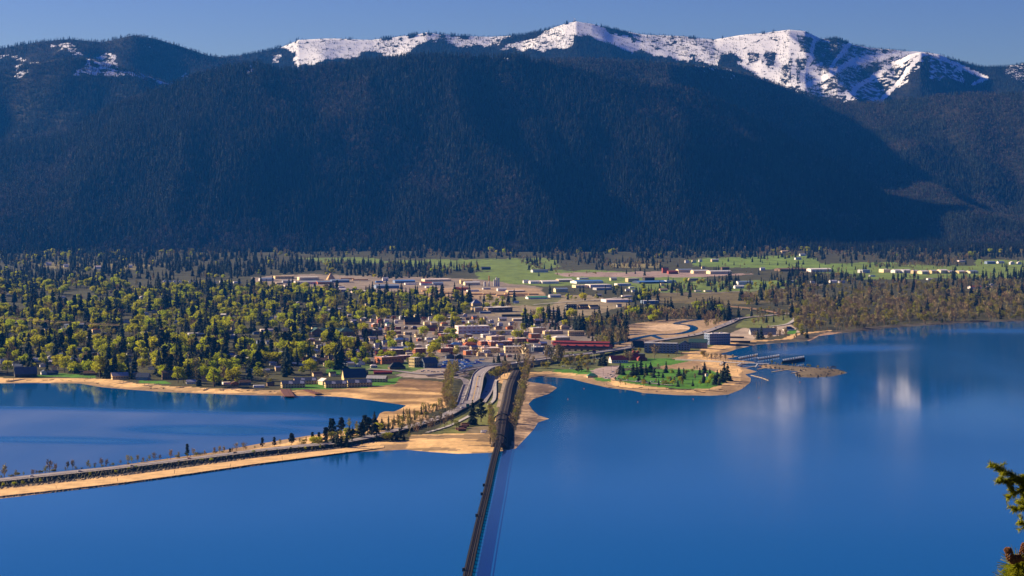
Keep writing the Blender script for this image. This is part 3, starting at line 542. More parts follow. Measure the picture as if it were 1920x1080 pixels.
LANDMARKS = [(30, 705, 'by the dark steep-roofed lake house'), (90, 698, 'by the white gabled lake cottage'), (165, 700, 'by the low brown lake house'), (220, 708, 'by the long grey-roofed lake house'), (266, 710, 'by the blue-roofed lake house'), (312, 706, 'by the tall brown lake house'), (356, 714, 'behind the small white-roofed lake house'), (420, 715, 'behind the low dark lake houses'), (490, 712, 'left of the resort blocks'), (560, 698, 'behind the left resort block'), (620, 692, 'behind the resort lawns'), (690, 685, 'left of the long brick store'),
             (20, 660, 'at the left photo edge'), (110, 660, 'above the white cottage'), (200, 655, 'above the grey-roofed house'), (290, 655, 'near the orange-roofed cottage'), (350, 665, 'near the red-orange house roof'), (433, 662, 'near the small red house roof'), (520, 655, 'between the resort and the school'), (620, 650, 'in front of the dark-roofed school'), (690, 645, 'left of the downtown flat roofs'),
             (40, 610, 'below the power line'), (130, 612, 'under the middle of the power line'), (190, 622, 'by the long brick school wing'), (270, 618, 'right of the power line'), (310, 625, 'by the white-roofed brick hall'), (430, 610, 'near the square chimney tower'), (520, 610, 'left of the dark-roofed school'), (620, 600, 'behind the dark-roofed school'), (700, 596, 'left of the dark church roof'), (780, 592, 'behind the dark church roof'), (860, 590, 'left of the big brown store'),
             (30, 560, 'in the far left woods'), (130, 560, 'in the far left woods'), (230, 565, 'left of the white terrace'), (350, 555, 'below the row of white gables'), (450, 560, 'right of the row of white gables'), (540, 560, 'below the tan mill sheds'), (640, 562, 'below the lumber mill'), (740, 560, 'below the lumber yard'), (830, 562, 'left of the pyramid-roofed store'), (950, 612, 'behind the white parking block'), (1030, 605, 'right of the white parking block'), (1100, 608, 'behind the red covered bridge'),
             (1160, 620, 'on the near bank of the creek flats'), (1220, 592, 'on the far bank of the creek flats'), (1300, 588, 'behind the creek flats'), (1360, 600, 'by the bypass curve'), (1440, 600, 'inside the road loop'), (1540, 606, 'at the left end of the right shore woods'), (1640, 600, 'in the right shore woods'), (1760, 592, 'near the shore clearing'), (1880, 588, 'on the shore at the right edge'), (1560, 560, 'behind the right shore woods'), (1680, 555, 'left of the long navy shed'), (1790, 550, 'right of the long navy shed'), (1890, 550, 'near the red-roofed white house'),
             (1100, 552, 'among the valley workshops'), (1250, 540, 'right of the airfield hangars'), (1380, 540, 'near the pale blue shed roof'), (1500, 530, 'in the valley below the right fields'), (1700, 520, 'in front of the row of tan hangars'), (1060, 690, 'along the bypass embankment')]
def nearest(px, py):
    return min(LANDMARKS, key=lambda l: (l[0] - px) ** 2 + 6 * (l[1] - py) ** 2)[2]
TOWN = [(-60, 560), (-60, 704), (60, 704), (130, 701), (200, 712), (250, 716), (330, 722), (450, 730), (515, 726), (540, 706), (600, 700), (690, 688), (704, 660), (640, 640), (690, 630), (660, 606), (760, 600), (880, 590), (880, 560), (700, 552), (560, 548), (480, 540), (400, 540), (300, 545), (200, 532), (-60, 535)]
# polygon, number, mix of kinds, height range in metres
ZONES = [
 (TOWN, 4300, dict(conifer=.30, leafy=.36, olive=.12, bare=.14, dark_pine=.08), 1.05),
 ([(-60, 470), (330, 478), (590, 490), (600, 508), (480, 520), (330, 526), (200, 532), (-60, 545)], 1500, dict(conifer=.82, bare=.08, leafy=.07, dark_pine=.03), .95),
 ([(-60, 455), (2000, 455), (2000, 484), (1600, 488), (1300, 484), (1050, 488), (800, 484), (500, 484), (-60, 478)], 4200, dict(conifer=.62, bare=.34, leafy=.04), 1.0),
 ([(-60, 447), (2000, 447), (2000, 464), (-60, 464)], 1600, dict(conifer=.8, bare=.2), 1.05),
 ([(600, 492), (900, 500), (900, 518), (740, 524), (610, 516)], 420, dict(conifer=.70, bare=.25, leafy=.05), .85),
 ([(970, 490), (1240, 490), (1240, 506), (990, 506)], 220, dict(conifer=.35, bare=.5, yellow=.15), .75),
 ([(480, 535), (1010, 566), (880, 600), (700, 590)], 130, dict(conifer=.5, leafy=.3, bare=.2), .85),
 ([(700, 600), (900, 590), (930, 640), (860, 700), (700, 680)], 210, dict(leafy=.36, bare=.26, olive=.22, conifer=.16), .85),
 ([(850, 620), (1030, 615), (1030, 668), (860, 672)], 110, dict(leafy=.36, bare=.3, olive=.2, conifer=.14), .75),
 ([(990, 596), (1120, 600), (1150, 622), (1100, 630), (960, 612)], 80, dict(conifer=.6, leafy=.2, bare=.2), .95),
 ([(1110, 600), (1170, 600), (1180, 640), (1140, 655), (1100, 640)], 170, dict(bare=.6, conifer=.25, olive=.15), .95),
 ([(1170, 590), (1380, 575), (1390, 594), (1260, 602), (1180, 606)], 320, dict(bare=.62, conifer=.26, leafy=.12), .95),
 ([(1030, 545), (1300, 540), (1300, 560), (1180, 572), (1030, 560)], 100, dict(conifer=.45, leafy=.25, bare=.3), .8),
 ([(1230, 528), (1600, 520), (1600, 548), (1420, 552), (1250, 548)], 210, dict(conifer=.6, yellow=.1, bare=.2, leafy=.1), .8),
 ([(1310, 604), (1366, 584), (1372, 600), (1330, 618)], 45, dict(bare=.5, budding=.3, conifer=.2), .9),
 ([(1400, 585), (1480, 580), (1484, 598), (1410, 614)], 50, dict(bare=.6, olive=.3, conifer=.1), .7),
 ([(1480, 575), (2000, 555), (2000, 600), (1920, 600.5), (1815, 603.5), (1740, 608), (1655, 614), (1600, 620), (1560, 622), (1490, 622)], 1400, dict(bare=.54, olive=.24, budding=.18, conifer=.04), 1.0),
 ([(1380, 560), (1480, 545), (2000, 525), (2000, 560), (1500, 575), (1400, 576)], 1000, dict(bare=.58, conifer=.13, olive=.24, budding=.05), .95),
 ([(1480, 500), (1620, 516), (2000, 518), (2000, 532), (1480, 540)], 330, dict(conifer=.62, bare=.30, yellow=.08), .85),
 ([(980, 484), (1920, 484), (1920, 514), (1000, 520)], 330, dict(conifer=.4, bare=.45, yellow=.15), .62),
 ([(1640, 486), (1830, 480), (1840, 504), (1640, 502)], 300, dict(bare=.65, conifer=.35), .8),
 ([(1400, 625), (1500, 622), (1520, 636), (1420, 640)], 40, dict(bare=.6, conifer=.2, olive=.2), .75),
 ([(1040, 668), (1100, 665), (1130, 676), (1100, 690), (1040, 690)], 40, dict(olive=.4, yellow=.15, bare=.45), .6),
]
HR = dict(conifer=(22, 42), dark_pine=(22, 36), leafy=(18, 29), olive=(14, 22), bare=(16, 27), yellow=(10, 16), budding=(12, 20), light_conifer=(8, 16), column=(10, 16))
KEEPOUT = []      # (px0, px1, py0, py1): building faces that trees must not hide
def woods():
    pool = {}
    for poly, n, mix, hs in ZONES:
        xs = [p[0] for p in poly]; ys = [p[1] for p in poly]; px = RNG.uniform(min(xs), max(xs), n * 8); py = RNG.uniform(min(ys), max(ys), n * 8)
        w = ((ys and min(ys) - YH) / (py - YH)) ** 1.6; k = inpoly(px, py, poly) & (fbm(px / 38, py / 11, n + 5, 3) > .36) & (RNG.uniform(0, 1, n * 8) < w / w.max())
        cl = fbm(px / 28, py / 7, n, 2); px, py, cl = px[k][:n], py[k][:n], cl[k][:n]
        kinds = list(mix); cum = np.cumsum([mix[q] for q in kinds]); cum /= cum[-1]; u = np.clip(.55 * RNG.uniform(0, 1, len(px)) + .45 * np.clip((cl - .25) / .5, 0, 1), 0, .9999)
        u = np.argsort(np.argsort(u)) / max(1, len(u))
        for i in range(len(px)):
            kd = kinds[int(np.searchsorted(cum, u[i], side='right'))] if len(kinds) > 1 else kinds[0]; bad = False
            for a, b, c, d in KEEPOUT:
                if a < px[i] < b and c < py[i] < d: bad = True; break
            if not bad: pool.setdefault(kd, []).append((px[i], py[i], RNG.uniform(*HR[kd]) * hs * RNG.choice([.5, .7, .85, 1, 1, 1.15, 1.3])))
    rest = []
    for kd, L in pool.items():
        L.sort(key=lambda t: -t[2] * (t[1] - YH)); room = max(0, 300 - COUNT.get(kd, 0))
        ind = [t for t in L if -10 < t[0] < 1930][:room]; s = set(id(t) for t in ind); oth = [t for t in L if id(t) not in s]
        for px, py, h in ind:
            wh = nearest(px, py); tree(kd, px, py, h * (py - YH) / CAMZ * 1.0, wh, NAMES[kd][1] + 's ' + wh, parts=False)
        if oth:
            P = gat_many(np.array([t[0] for t in oth]), np.array([t[1] for t in oth])); P[:, 2] -= .3; rest.append((P, np.array([t[2] for t in oth]), kd))
    scatter('distant_trees', rest, 'countless small conifers and leafy trees of the far valley')
def forests():
    nm = dict(front='front_forest', left_mid='left_forest', right_mid='right_forest', left_far='far_forest', snow='snowline_forest', snow_spur='snow_spur_forest')
    for k, (P, h) in FOREST.items():
        n = len(P); b = fbm(P[:, 0] / 420, P[:, 1] / 500, 77, 3) > (.64 if k == 'front' else .47)
        b &= RNG.uniform(0, 1, n) < (.55 if not k.startswith('snow') else .0); b |= (RNG.uniform(0, 1, n) < (.05 if not k.startswith('snow') else 0))
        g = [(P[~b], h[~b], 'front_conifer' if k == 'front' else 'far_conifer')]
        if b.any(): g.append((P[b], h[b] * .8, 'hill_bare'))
        scatter(nm[k], g)

NEAR = []
def near_trees():
    A = 'along the lakeward side of the causeway road'
    for kd, L in (('bare', [(8, 898, 30), (62, 892, 14), (93, 887, 28), (104, 885, 18), (127, 881, 18), (136, 880, 20), (178, 876, 10), (190, 875, 18), (200, 875, 16), (226, 871, 10), (258, 867, 16), (268, 866, 10), (289, 864, 18), (300, 863, 12), (320, 861, 20), (363, 855, 16), (384, 853, 10), (402, 851, 14), (412, 850, 16), (420, 849, 14), (443, 846, 18), (457, 844, 17)]), ('budding', [(30, 895, 15), (85, 891, 18), (165, 878, 17), (240, 870, 18), (247, 869, 15), (335, 858, 12), (280, 865, 13)])):
        for px, py, h in L: tree(kd, px, py, h, A, 'trees along the causeway road', wide=1.3)
    for px, py, h in [(6, 912, 8), (27, 910, 8), (43, 909, 9), (76, 905, 9), (169, 893, 9), (217, 888, 8), (241, 884, 9), (254, 881, 9), (335, 872, 9), (347, 869, 9), (367, 868, 8), (378, 867, 9), (396, 866, 9), (414, 862, 9), (428, 859, 9), (475, 853, 10), (500, 851, 9), (520, 849, 8), (545, 846, 9), (572, 845, 9)]:
        tree('leafy', px, py, h, 'growing on the causeway rock slope', 'shrubs on the causeway slope', base='small bright green shrub', wide=1.1)
    for px, py, h in [(351, 857, 25), (431, 853, 13)]: tree('dark_pine', px, py, h, 'alone on the outer causeway among bare trees', 'pines on the causeway')
    B = 'in the causeway grove'
    for px, py, h in [(492, 838, 18), (514, 837, 18), (546, 834, 22), (549, 832, 18), (586, 830, 20), (598, 828, 18), (610, 829, 28), (622, 823, 38), (640, 813, 30), (662, 822, 18), (678, 826, 34), (690, 818, 36), (703, 824, 30), (684, 812, 34)]: tree('dark_pine', px, py, h, B, 'pines of the causeway grove', wide=1.35)
    for px, py, h in [(633, 838, 32), (626, 836, 26), (650, 839, 28), (640, 838, 24), (655, 822, 26), (702, 806, 36), (716, 804, 22), (735, 826, 17), (744, 826, 18), (757, 826, 15), (728, 812, 20)]: tree('conifer', px, py, h, B, 'conifers of the causeway grove', wide=1.35)
    for px, py, h in [(525, 836, 14), (562, 832, 12), (574, 832, 14), (655, 806, 24), (670, 815, 22), (560, 846, 9), (600, 843, 12), (585, 845, 9), (668, 808, 20)]: tree('budding', px, py, h, B, 'thin trees of the causeway grove')
    C_ = 'along the bay side of the highway'
    for i, px in enumerate(range(728, 846, 6)):
        py = 800 - (px - 728) * .36 + random.uniform(-3, 3); kd = ('light_conifer', 'budding', 'light_conifer', 'bare', 'olive')[i % 5]
        tree(kd, px + random.uniform(-2, 2), py, random.uniform(15, 25) * (.7 if kd == 'olive' else 1), C_, 'trees along the bay side of the highway')
    for i in range(46):
        px = random.uniform(560, 770); py = np.interp(px, [560, 640, 700, 770], [836, 828, 816, 806]) + random.uniform(-8, 16) * (1 if px > 620 else .5)
        tree(random.choice(['light_conifer', 'olive', 'budding', 'leafy', 'conifer', 'light_conifer']), px, py, random.uniform(10, 22), B, 'young trees of the causeway grove', base='young green tree', wide=1.25)
    for px, py in [(768, 812), (776, 809), (790, 806), (802, 803), (815, 801), (826, 797), (838, 795), (847, 798), (782, 816), (808, 810), (834, 803)]: tree('bare', px, py, random.uniform(22, 30), 'on the near side of the highway', 'bare trees on the near side of the highway')
    for i in range(70):
        px = random.uniform(0, 700); py = np.interp(px, [0, 120, 240, 360, 480, 560, 640, 700], [897, 884, 872, 857, 842, 834, 826, 815]) - .5
        tree(random.choice(['olive', 'bare', 'budding']), px, py, random.uniform(4, 9), 'along the causeway road edge', 'low brush along the causeway road', base='low roadside brush', wide=1.5)
    for i in range(60):
        px = random.uniform(705, 858); py = np.interp(px, [705, 760, 800, 840, 858], [811, 795, 783, 768, 752]) + random.uniform(-5, 0)
        tree(random.choice(['olive', 'bare', 'bare', 'budding', 'light_conifer']), px, py, random.uniform(7, 16), 'between the bay and the highway', 'brush between the bay and the highway', base='brushy young tree', wide=1.3)
    tree('olive', 856, 803, 17, 'beside the stacked brown boats', None, base='dark olive bush', wide=1.3)
    tree('conifer', 886, 797, 48, 'beside the highway split', 'pair of tall conifers', base='very tall dense dark conifer', wide=1.25); tree('dark_pine', 902, 791, 43, 'beside the highway split', 'pair of tall conifers', base='tall open dark pine', wide=1.2)
    for i in range(64):
        t = i / 63; px = 853 - 14 * math.sin(t * 3) + random.uniform(-9, 8); py = 694 + t * 82
        tree(('olive', 'bare', 'budding', 'bare')[i % 4], px, py, random.uniform(20, 29) * (.6 if i % 4 == 0 else 1), 'between the sandy bay and the curved ramp', 'hedge of bare trees by the sandy bay')
    for i in range(30):
        t = i / 29; tree('bare' if i % 3 else 'budding', 918 + 8 * t + random.uniform(-3, 3), 776 + 62 * t, random.uniform(22, 30), 'on the left side of the railway', 'bare trees left of the railway')
    for i in range(60):
        t = i / 59; px = np.interp(t, [0, .3, .6, 1], [990, 982, 976, 962]) + random.uniform(-4, 4); tree('bare' if i % 3 else 'budding', px, 696 + 108 * t, random.uniform(22, 30), 'on the right side of the railway', 'bare trees right of the railway')
    for px, py, h in [(930, 712, 24), (922, 710, 17), (938, 709, 26)]: tree('olive', px, py, h, 'by the overpass foot', 'olive trees by the overpass foot', wide=1.15)
    for px, py, h in [(946, 706, 34), (952, 704, 30), (973, 690, 30), (982, 676, 42), (990, 684, 34), (1025, 682, 40), (1034, 682, 38), (1046, 680, 40), (1053, 680, 36), (1000, 690, 26), (897, 672, 24), (888, 671, 20)]: tree('bare', px, py, h, 'around the overpass bridge', 'tall bare trees around the overpass')
    for px, py, h in [(985, 704, 18), (978, 700, 14), (1018, 690, 12), (1026, 692, 15), (1060, 684, 16), (1085, 680, 16), (1094, 679, 12)]: tree('yellow', px, py, h, 'below the overpass bridge', 'yellow trees below the overpass')
    for px, py, h in [(935, 680, 20), (947, 677, 13), (926, 681, 13), (966, 674, 12)]: tree('conifer', px, py, h, 'in front of the cream block', 'conifers in front of the cream block', wide=1.3)
    P = 'in the lakeside park'
    for px, py, h in [(1163, 702, 24), (1168, 703, 20), (1187, 706, 27), (1194, 703, 24), (1202, 698, 26), (1203, 703, 16), (1211, 704, 23), (1220, 698, 21), (1226, 708, 18), (1249, 699, 22), (1273, 707, 20), (1282, 711, 22), (1198, 716, 15), (1243, 708, 11), (1299, 724, 13), (1312, 703, 15), (1321, 704, 26), (1271, 725, 14), (1331, 700, 10), (1258, 717, 11), (1218, 721, 8), (1340, 721, 20), (1345, 716, 24), (1354, 717, 26), (1364, 714, 32), (1358, 706, 28), (1320, 718, 22), (1349, 722, 14)]: tree('conifer', px, py, h, P, 'conifers in the lakeside park', wide=1.55)
    for px, py, h in [(1235, 708, 13), (1208, 718, 17), (1154, 713, 8), (1228, 700, 12)]: tree('column', px, py, h, P, 'columnar evergreens in the park', wide=1.3)
    for px, py, h in [(1276, 719, 15), (1260, 702, 10), (1335, 716, 19), (1328, 722, 13), (1190, 711, 8), (1170, 712, 7), (1313, 722, 10), (1251, 722, 8)]: tree('leafy', px, py, h, P, 'leafy trees in the park')
    for px, py, h in [(1243, 719, 11), (1230, 718, 10), (1257, 716, 12), (1264, 718, 9), (1303, 714, 16), (1156, 704, 12), (1347, 722, 9), (1302, 696, 11), (1307, 695, 11), (1234, 694, 14), (1112, 699, 4)]: tree('bare', px, py, h, P, 'bare trees in the park')
    for i in range(26):
        px = random.uniform(1160, 1366); py = random.uniform(697, 724)
        tree(random.choice(['bare', 'leafy', 'olive', 'conifer', 'budding']), px, py, random.uniform(8, 15), P, 'small park trees', base='small park tree', wide=1.2)
    tree('bare', 1102, 700, 14, 'at the corner of the park lot', None, base='pale pinkish-tan leafless tree', wide=1.5); tree('column', 1084, 697, 13, 'left of the pale leafless tree', None, base='dark rounded evergreen clump', wide=3.0); tree('column', 1090, 696, 12, 'left of the park lot', None, base='broad dark evergreen bush', wide=2.4)
    tree('conifer', 1133, 686, 25, 'left of the red-roofed restaurant', None, base='broad dark green conifer', wide=1.9); tree('conifer', 1125, 686, 19, 'left of the red-roofed restaurant', None, base='shorter dark conifer', wide=1.6)
    for px, py, h in [(1174, 680, 26), (1181, 678, 22), (1227, 673, 30), (1193, 668, 9)]: tree('bare', px, py, h, 'by the red-roofed restaurant', 'bare trees by the restaurant', wide=1.2)
    for px, py, h in [(1253, 671, 7), (1318, 671, 15), (1199, 662, 11), (1187, 661, 8)]: tree('yellow', px, py, h, 'near the lakeside condo row', 'yellow trees near the condos')
    for px, py, h in [(1268, 668, 10), (1278, 668, 9), (1326, 675, 15), (1334, 675, 14), (1342, 675, 15), (1351, 676, 15), (1360, 676, 14), (1374, 674, 11), (1415, 672, 9)]: tree('bare', px, py, h, 'on the marina flats', 'bare trees on the marina flats', wide=1.2)
    for px, py, h in [(1447, 681.5, 7), (1454, 682, 4), (1466, 684, 5), (1486, 684, 4), (1492, 685, 4), (1506, 686.5, 4), (1515, 687.5, 6), (1519, 688, 5), (1534, 690, 6), (1545, 691, 4), (1552, 691.5, 5)]: tree('yellow', px, py, h, 'on the rocky breakwater', 'yellow shrubs on the breakwater', base='small round yellow shrub')
# ------------------------------------------------------------------ buildings
def unit_box(mat_): 
    m = MB(); m.box(-.5, -.5, -.5, .5, .5, .5); me = bpy.data.meshes.new('window'); me.from_pydata(m.V, [], m.F); me.materials.append(mat_); return me
WIN = {}; RECTS = []
def building(px0, px1, py, hpx, wall, roof, base, where, kind='flat', yaw=24, asp=.6, name='building', cat='building', group=None, win=None, rh=None, units=0, keep=True, z0=None, extra=None):
    p = gat((px0 + px1) / 2, py) if z0 is None else at((px0 + px1) / 2, py, z0); s = p[1] / F; t = R(abs(yaw)); Wt = (px1 - px0) * s
    Wd = Wt / (math.cos(t) + asp * math.sin(t)); Dp = Wd * asp; h = hpx * s; sg = 1 if yaw >= 0 else -1
    o = empty(name, (p[0], p[1] + Wd / 2 * math.sin(t) + Dp / 2 * math.cos(t), p[2] - .3), sg * t); h += .3
    x, y = Wd / 2, Dp / 2; w = MB(); mw, mr = M['p_' + wall], M['p_' + roof]; rf = MB(); ov = min(.7, .04 * Dp + .2)
    if kind == 'flat': rh = 0
    if rh is None: rh = (.30 if kind in ('gable', 'cross') else .32) * min(Dp, Wd) if kind != 'flat' else 0
    if kind == 'flat':
        w.box(-x, -y, 0, x, y, h, 0, False); e = .35; rf.box(-x + e, -y + e, h + .003, x - e, y - e, h + .12)
        for i in range(units):
            ux, uy = random.uniform(-.7, .7) * x, random.uniform(-.6, .6) * y; rf.box(ux - .05 * Wd - .6, uy - .8, h + .123, ux + .05 * Wd + .6, uy + .8, h + 1.5)
    elif kind == 'gable':      # ridge along the long side
        w.box(-x, -y, 0, x, y, h, 0, False); w.face(((-x, -y, h), (-x, 0, h + rh), (-x, y, h))); w.face(((x, -y, h), (x, y, h), (x, 0, h + rh)))
        a = rh / y
        for q in (-1, 1):
            b = [(-x - ov, q * (y + ov), h - a * ov), (x + ov, q * (y + ov), h - a * ov), (x + ov, 0, h + rh), (-x - ov, 0, h + rh)]
            c = [(u, v, z + .3) for u, v, z in b]; rf.face(c if q < 0 else c[::-1]); rf.face(b[::-1] if q < 0 else b)
            for i in range(4): j = (i + 1) % 4; rf.face((b[i], b[j], c[j], c[i]))
    elif kind == 'cross':      # gable end faces the front
        w.box(-x, -y, 0, x, y, h, 0, False); w.face(((-x, -y, h), (x, -y, h), (0, -y, h + rh))); w.face(((x, y, h), (-x, y, h), (0, y, h + rh))); a = rh / x
        for q in (-1, 1):
            b = [(q * (x + ov), y + ov, h - a * ov), (q * (x + ov), -y - ov, h - a * ov), (0, -y - ov, h + rh), (0, y + ov, h + rh)]
            c = [(u, v, z + .3) for u, v, z in b]; rf.face(c if q < 0 else c[::-1]); rf.face(b[::-1] if q < 0 else b)
            for i in range(4): j = (i + 1) % 4; rf.face((b[i], b[j], c[j], c[i]))
    else:                      # hip
        w.box(-x, -y, 0, x, y, h, 0, False); X_, Y_ = x + ov, y + ov; r = max(0, X_ - Y_)
        A, B, C_, D_ = (-X_, -Y_, h), (X_, -Y_, h), (X_, Y_, h), (-X_, Y_, h); E, G = (-r, 0, h + rh), (r, 0, h + rh)
        if r < .01: E = G = (0, 0, h + rh); [rf.face(f) for f in ((A, B, E), (B, C_, E), (C_, D_, E), (D_, A, E))]
        else: [rf.face(f) for f in ((A, B, G, E), (B, C_, G), (C_, D_, E, G), (D_, A, E))]
        rf.face((A, D_, C_, B))
    w.obj('wall', mw, o); rf.obj('roof', mr, o)
    if win:
        rows, cols, lc = win[:3]; gm = win[3] if len(win) > 3 else 'glass'
        if gm not in WIN: WIN[gm] = unit_box(M[gm])
        for r_ in range(rows):
            zc = h * (r_ + .55) / rows; wh = min(1.9, h / rows * .55)
            for c_ in range(cols):
                c = bpy.data.objects.new('window', WIN[gm]); COL.objects.link(c); c.parent = o; c.location = (-x + (c_ + .5) / cols * Wd, -y - .02, zc); c.scale = (Wd / cols * .5, .25, wh)
            for c_ in range(lc):
                c = bpy.data.objects.new('window', WIN[gm]); COL.objects.link(c); c.parent = o; c.location = (-sg * x - sg * .02, -y + (c_ + .5) / lc * Dp, zc); c.scale = (.25, Dp / lc * .5, wh)
    if extra: extra(o, x, y, h)
    RECTS.append((px0, px1, py - hpx, py))
    if keep: KEEPOUT.append((px0 - 3, px1 + 3, py - 1, py + (13 if name == 'house' and py < 700 else max(5, hpx * .9))))
    return tag(o, base, where, cat, group, (px0 + px1) / 2)

def town_buildings():
    B = building; D_ = 'in downtown'
    B(852, 918, 626, 14, 'pinkwhite', 'white', 'big white flat block with brick-red base', 'behind downtown', win=(2, 7, 3, 'p_brick'), units=3, yaw=14, asp=.5)
    B(756, 788, 609, 6, 'brown', 'dark', 'church with very steep black roof', 'left of the big white block', 'gable', yaw=18, asp=.35, rh=9, cat='church', name='church')
    B(795, 820, 621, 6, 'darkred', 'brown', 'brick gabled hall', 'right of the black-roofed church', 'gable', asp=.7)
    B(739, 760, 643, 6, 'tan', 'blue', 'small store with pale blue roof', 'left of the leafless round street trees', 'hip', yaw=12)
    B(731, 771, 660, 6, 'lightgrey', 'bluegrey', 'long low building with blue-grey roof', 'left of the three-storey brick block', 'gable', yaw=10, asp=.5, rh=3)
    B(728, 760, 665, 9, 'brown', 'pinkwhite', 'brown flat building with tan left end', 'left of the three-storey brick block', win=(2, 5, 2), units=2)
    B(772, 798, 664, 10, 'brick', 'pinkwhite', 'three-storey brick block with window rows', 'above the long brick store', win=(3, 6, 3), yaw=30)
    B(702, 729, 666, 5, 'darkred', 'red', 'low building with red metal roof', 'behind the long brick store', 'gable', yaw=12, rh=4)
    B(701, 756, 683, 13, 'brick', 'pinkwhite', 'long brick store with white roof', 'right of the round yellow-green lakefront trees', units=4, yaw=36, asp=.5, win=(1, 7, 3), name='store', cat='store')
    B(746, 777, 674, 7, 'darkred', 'pinkwhite', 'dark red flat building', 'right of the long brick store', yaw=20, units=2)
    B(766, 788, 689, 18, 'yellowish', 'lightgrey', 'tall yellow-brick corner block', 'left of the blue boat covers', win=(3, 3, 4), yaw=48, asp=.9)
    B(787, 820, 690, 9, 'slate', 'slate', 'dark slate gabled lodge', 'right of the yellow-brick corner block', 'gable', yaw=28, asp=.7, rh=9, win=(1, 5, 2), name='lodge')
    B(820, 851, 661, 8, 'brick', 'pinkwhite', 'brick shopfront with pale cornice', 'left of the cream shopfront', win=(2, 6, 2), yaw=22, units=2)
    B(851, 879, 659, 9, 'cream', 'white', 'cream shopfront with white roof', 'right of the pale-corniced brick shopfront', win=(1, 5, 2), units=2)
    B(844, 867, 650, 4, 'lightgrey', 'blue', 'shop with bright blue roof', 'left of the orange-roofed shop', 'hip', yaw=14)
    B(867, 894, 653, 7, 'darkred', 'orange', 'shop with bright orange roof', 'right of the blue-roofed shop', 'hip', yaw=20)
    B(864, 900, 644, 7, 'tan', 'pinkwhite', 'tan flat block with dark right side', 'behind the orange-roofed shop', units=3, win=(1, 5, 2))
    B(895, 928, 648, 8, 'brick', 'pinkwhite', 'brown brick block', 'left of the long brick row', units=2, win=(2, 4, 2))
    B(868, 894, 666, 8, 'brick', 'lightgrey', 'brick back wall building with white square sign', 'above the blue boat covers', units=3, extra=lambda o, x, y, h: signboard(o, x, y, h))
    B(893, 908, 668, 7, 'tan', 'white', 'small tan building', 'right of the white square sign', units=1)
    B(810, 831, 628, 5, 'brown', 'brown', 'brown flat building', 'in front of the brick gabled hall', units=1)
    B(821, 848, 634, 8, 'darkred', 'lightgrey', 'dark red brick block', 'in front of the big white block', units=2, win=(2, 5, 2))
    B(726, 760, 693, 4, 'wood' if 0 else 'brown', 'dark', 'open pavilion with dark hipped roof', 'left of the yellow-brick corner block', 'hip', yaw=16, rh=8, name='pavilion', cat='pavilion')
    B(834, 852, 673, 6, 'slate', 'dark', 'dark gabled house', 'above the left end of the boat covers', 'cross', yaw=18); B(853, 868, 673, 6, 'dark', 'slate', 'dark gabled house', 'beside the brick back wall building', 'cross', yaw=22)
    B(577, 606, 632, 10, 'brown', 'teal', 'brown school wing with dark teal gable', 'left end of the school', 'cross', yaw=20, asp=1.0, name='school_wing', cat='school', win=(2, 5, 3)); B(600, 640, 629, 9, 'brown', 'teal', 'long brown school wing with teal roof', 'in the middle of the school', 'gable', yaw=6, asp=.4, rh=5, name='school_wing', cat='school', win=(2, 9, 2)); B(632, 664, 631, 9, 'brown', 'teal', 'brown school wing with dark teal hip roof', 'right end of the school', 'hip', yaw=16, asp=.9, name='school_wing', cat='school', win=(2, 5, 3))
    B(677, 697, 629, 12, 'brown', 'brown', 'square brown tower block', 'right of the school', yaw=35, asp=.9, win=(3, 3, 3)); B(693, 717, 629, 9, 'brown', 'dark', 'brown flat building', 'right of the square brown tower block', win=(2, 4, 2))
    B(826, 866, 600, 4, 'dark', 'white', 'long low building with thin white roof', 'behind the big white block', yaw=8, asp=.4); B(825, 840, 611, 4, 'tan', 'orange', 'small house with orange roof', 'left of the big white block', 'hip')
    B(877, 892, 607, 5, 'white', 'lightgrey', 'small white building', 'above the big white block'); B(838, 854, 619, 5, 'teal', 'dark', 'dark shop', 'left of the big white block'); B(706, 718, 606, 6, 'darkred', 'darkred', 'red gabled house', 'left of the black-roofed church', 'cross'); B(722, 736, 611, 4, 'white', 'green', 'small green-roofed house', 'left of the black-roofed church', 'hip')
    B(882, 903, 586, 9, 'tan', 'bluegrey', 'tan end of the big store', 'left of the big brown store', yaw=40, asp=.8, name='store_wing', cat='store'); B(902, 961, 586, 9, 'brown', 'white', 'big brown store with white roof', 'behind downtown', yaw=28, asp=.55, name='store', cat='store', win=(1, 4, 2, 'p_tan'), units=2)
    B(880, 904, 574, 5, 'tan', 'grey', 'pavilion-like store with grey pyramid roof', 'above the big brown store', 'hip', asp=1.0, yaw=20, rh=11)
    for i, (a, b) in enumerate([(922, 930), (931, 939), (940, 948), (950, 957)]): B(a, b, 571, 3, 'cream', 'brown', 'small cream townhouse', 'in the row above the big brown store', 'cross', name='house', cat='house', keep=False)
    B(962, 973, 569, 3, 'white', 'lightgrey', 'white house', 'right of the cream townhouses', 'gable', name='house', cat='house')
    B(1059, 1082, 580, 9, 'dark', 'dark', 'dark grey apartment block', 'left end of the dark apartments', yaw=25, win=(2, 4, 3, 'p_grey')); B(1083, 1104, 580, 6, 'brown', 'dark', 'brown gabled apartment block', 'in the middle of the dark apartments', 'gable', rh=4, win=(2, 5, 2, 'p_tan')); B(1102, 1123, 580, 5, 'cream', 'dark', 'cream and dark gabled apartment block', 'right end of the dark apartments', 'gable', rh=4)
    B(899, 921, 588, 4, 'bluegrey', 'lightgrey', 'small blue-grey shed', 'in front of the big brown store', yaw=10); B(940, 983, 594, 4, 'dark', 'dark', 'low dark warehouse', 'below the bare dirt lots', yaw=6, asp=.3); B(960, 1000, 602, 4, 'tan', 'white', 'low tan building with white roof', 'below the bare dirt lots', yaw=8, asp=.4)
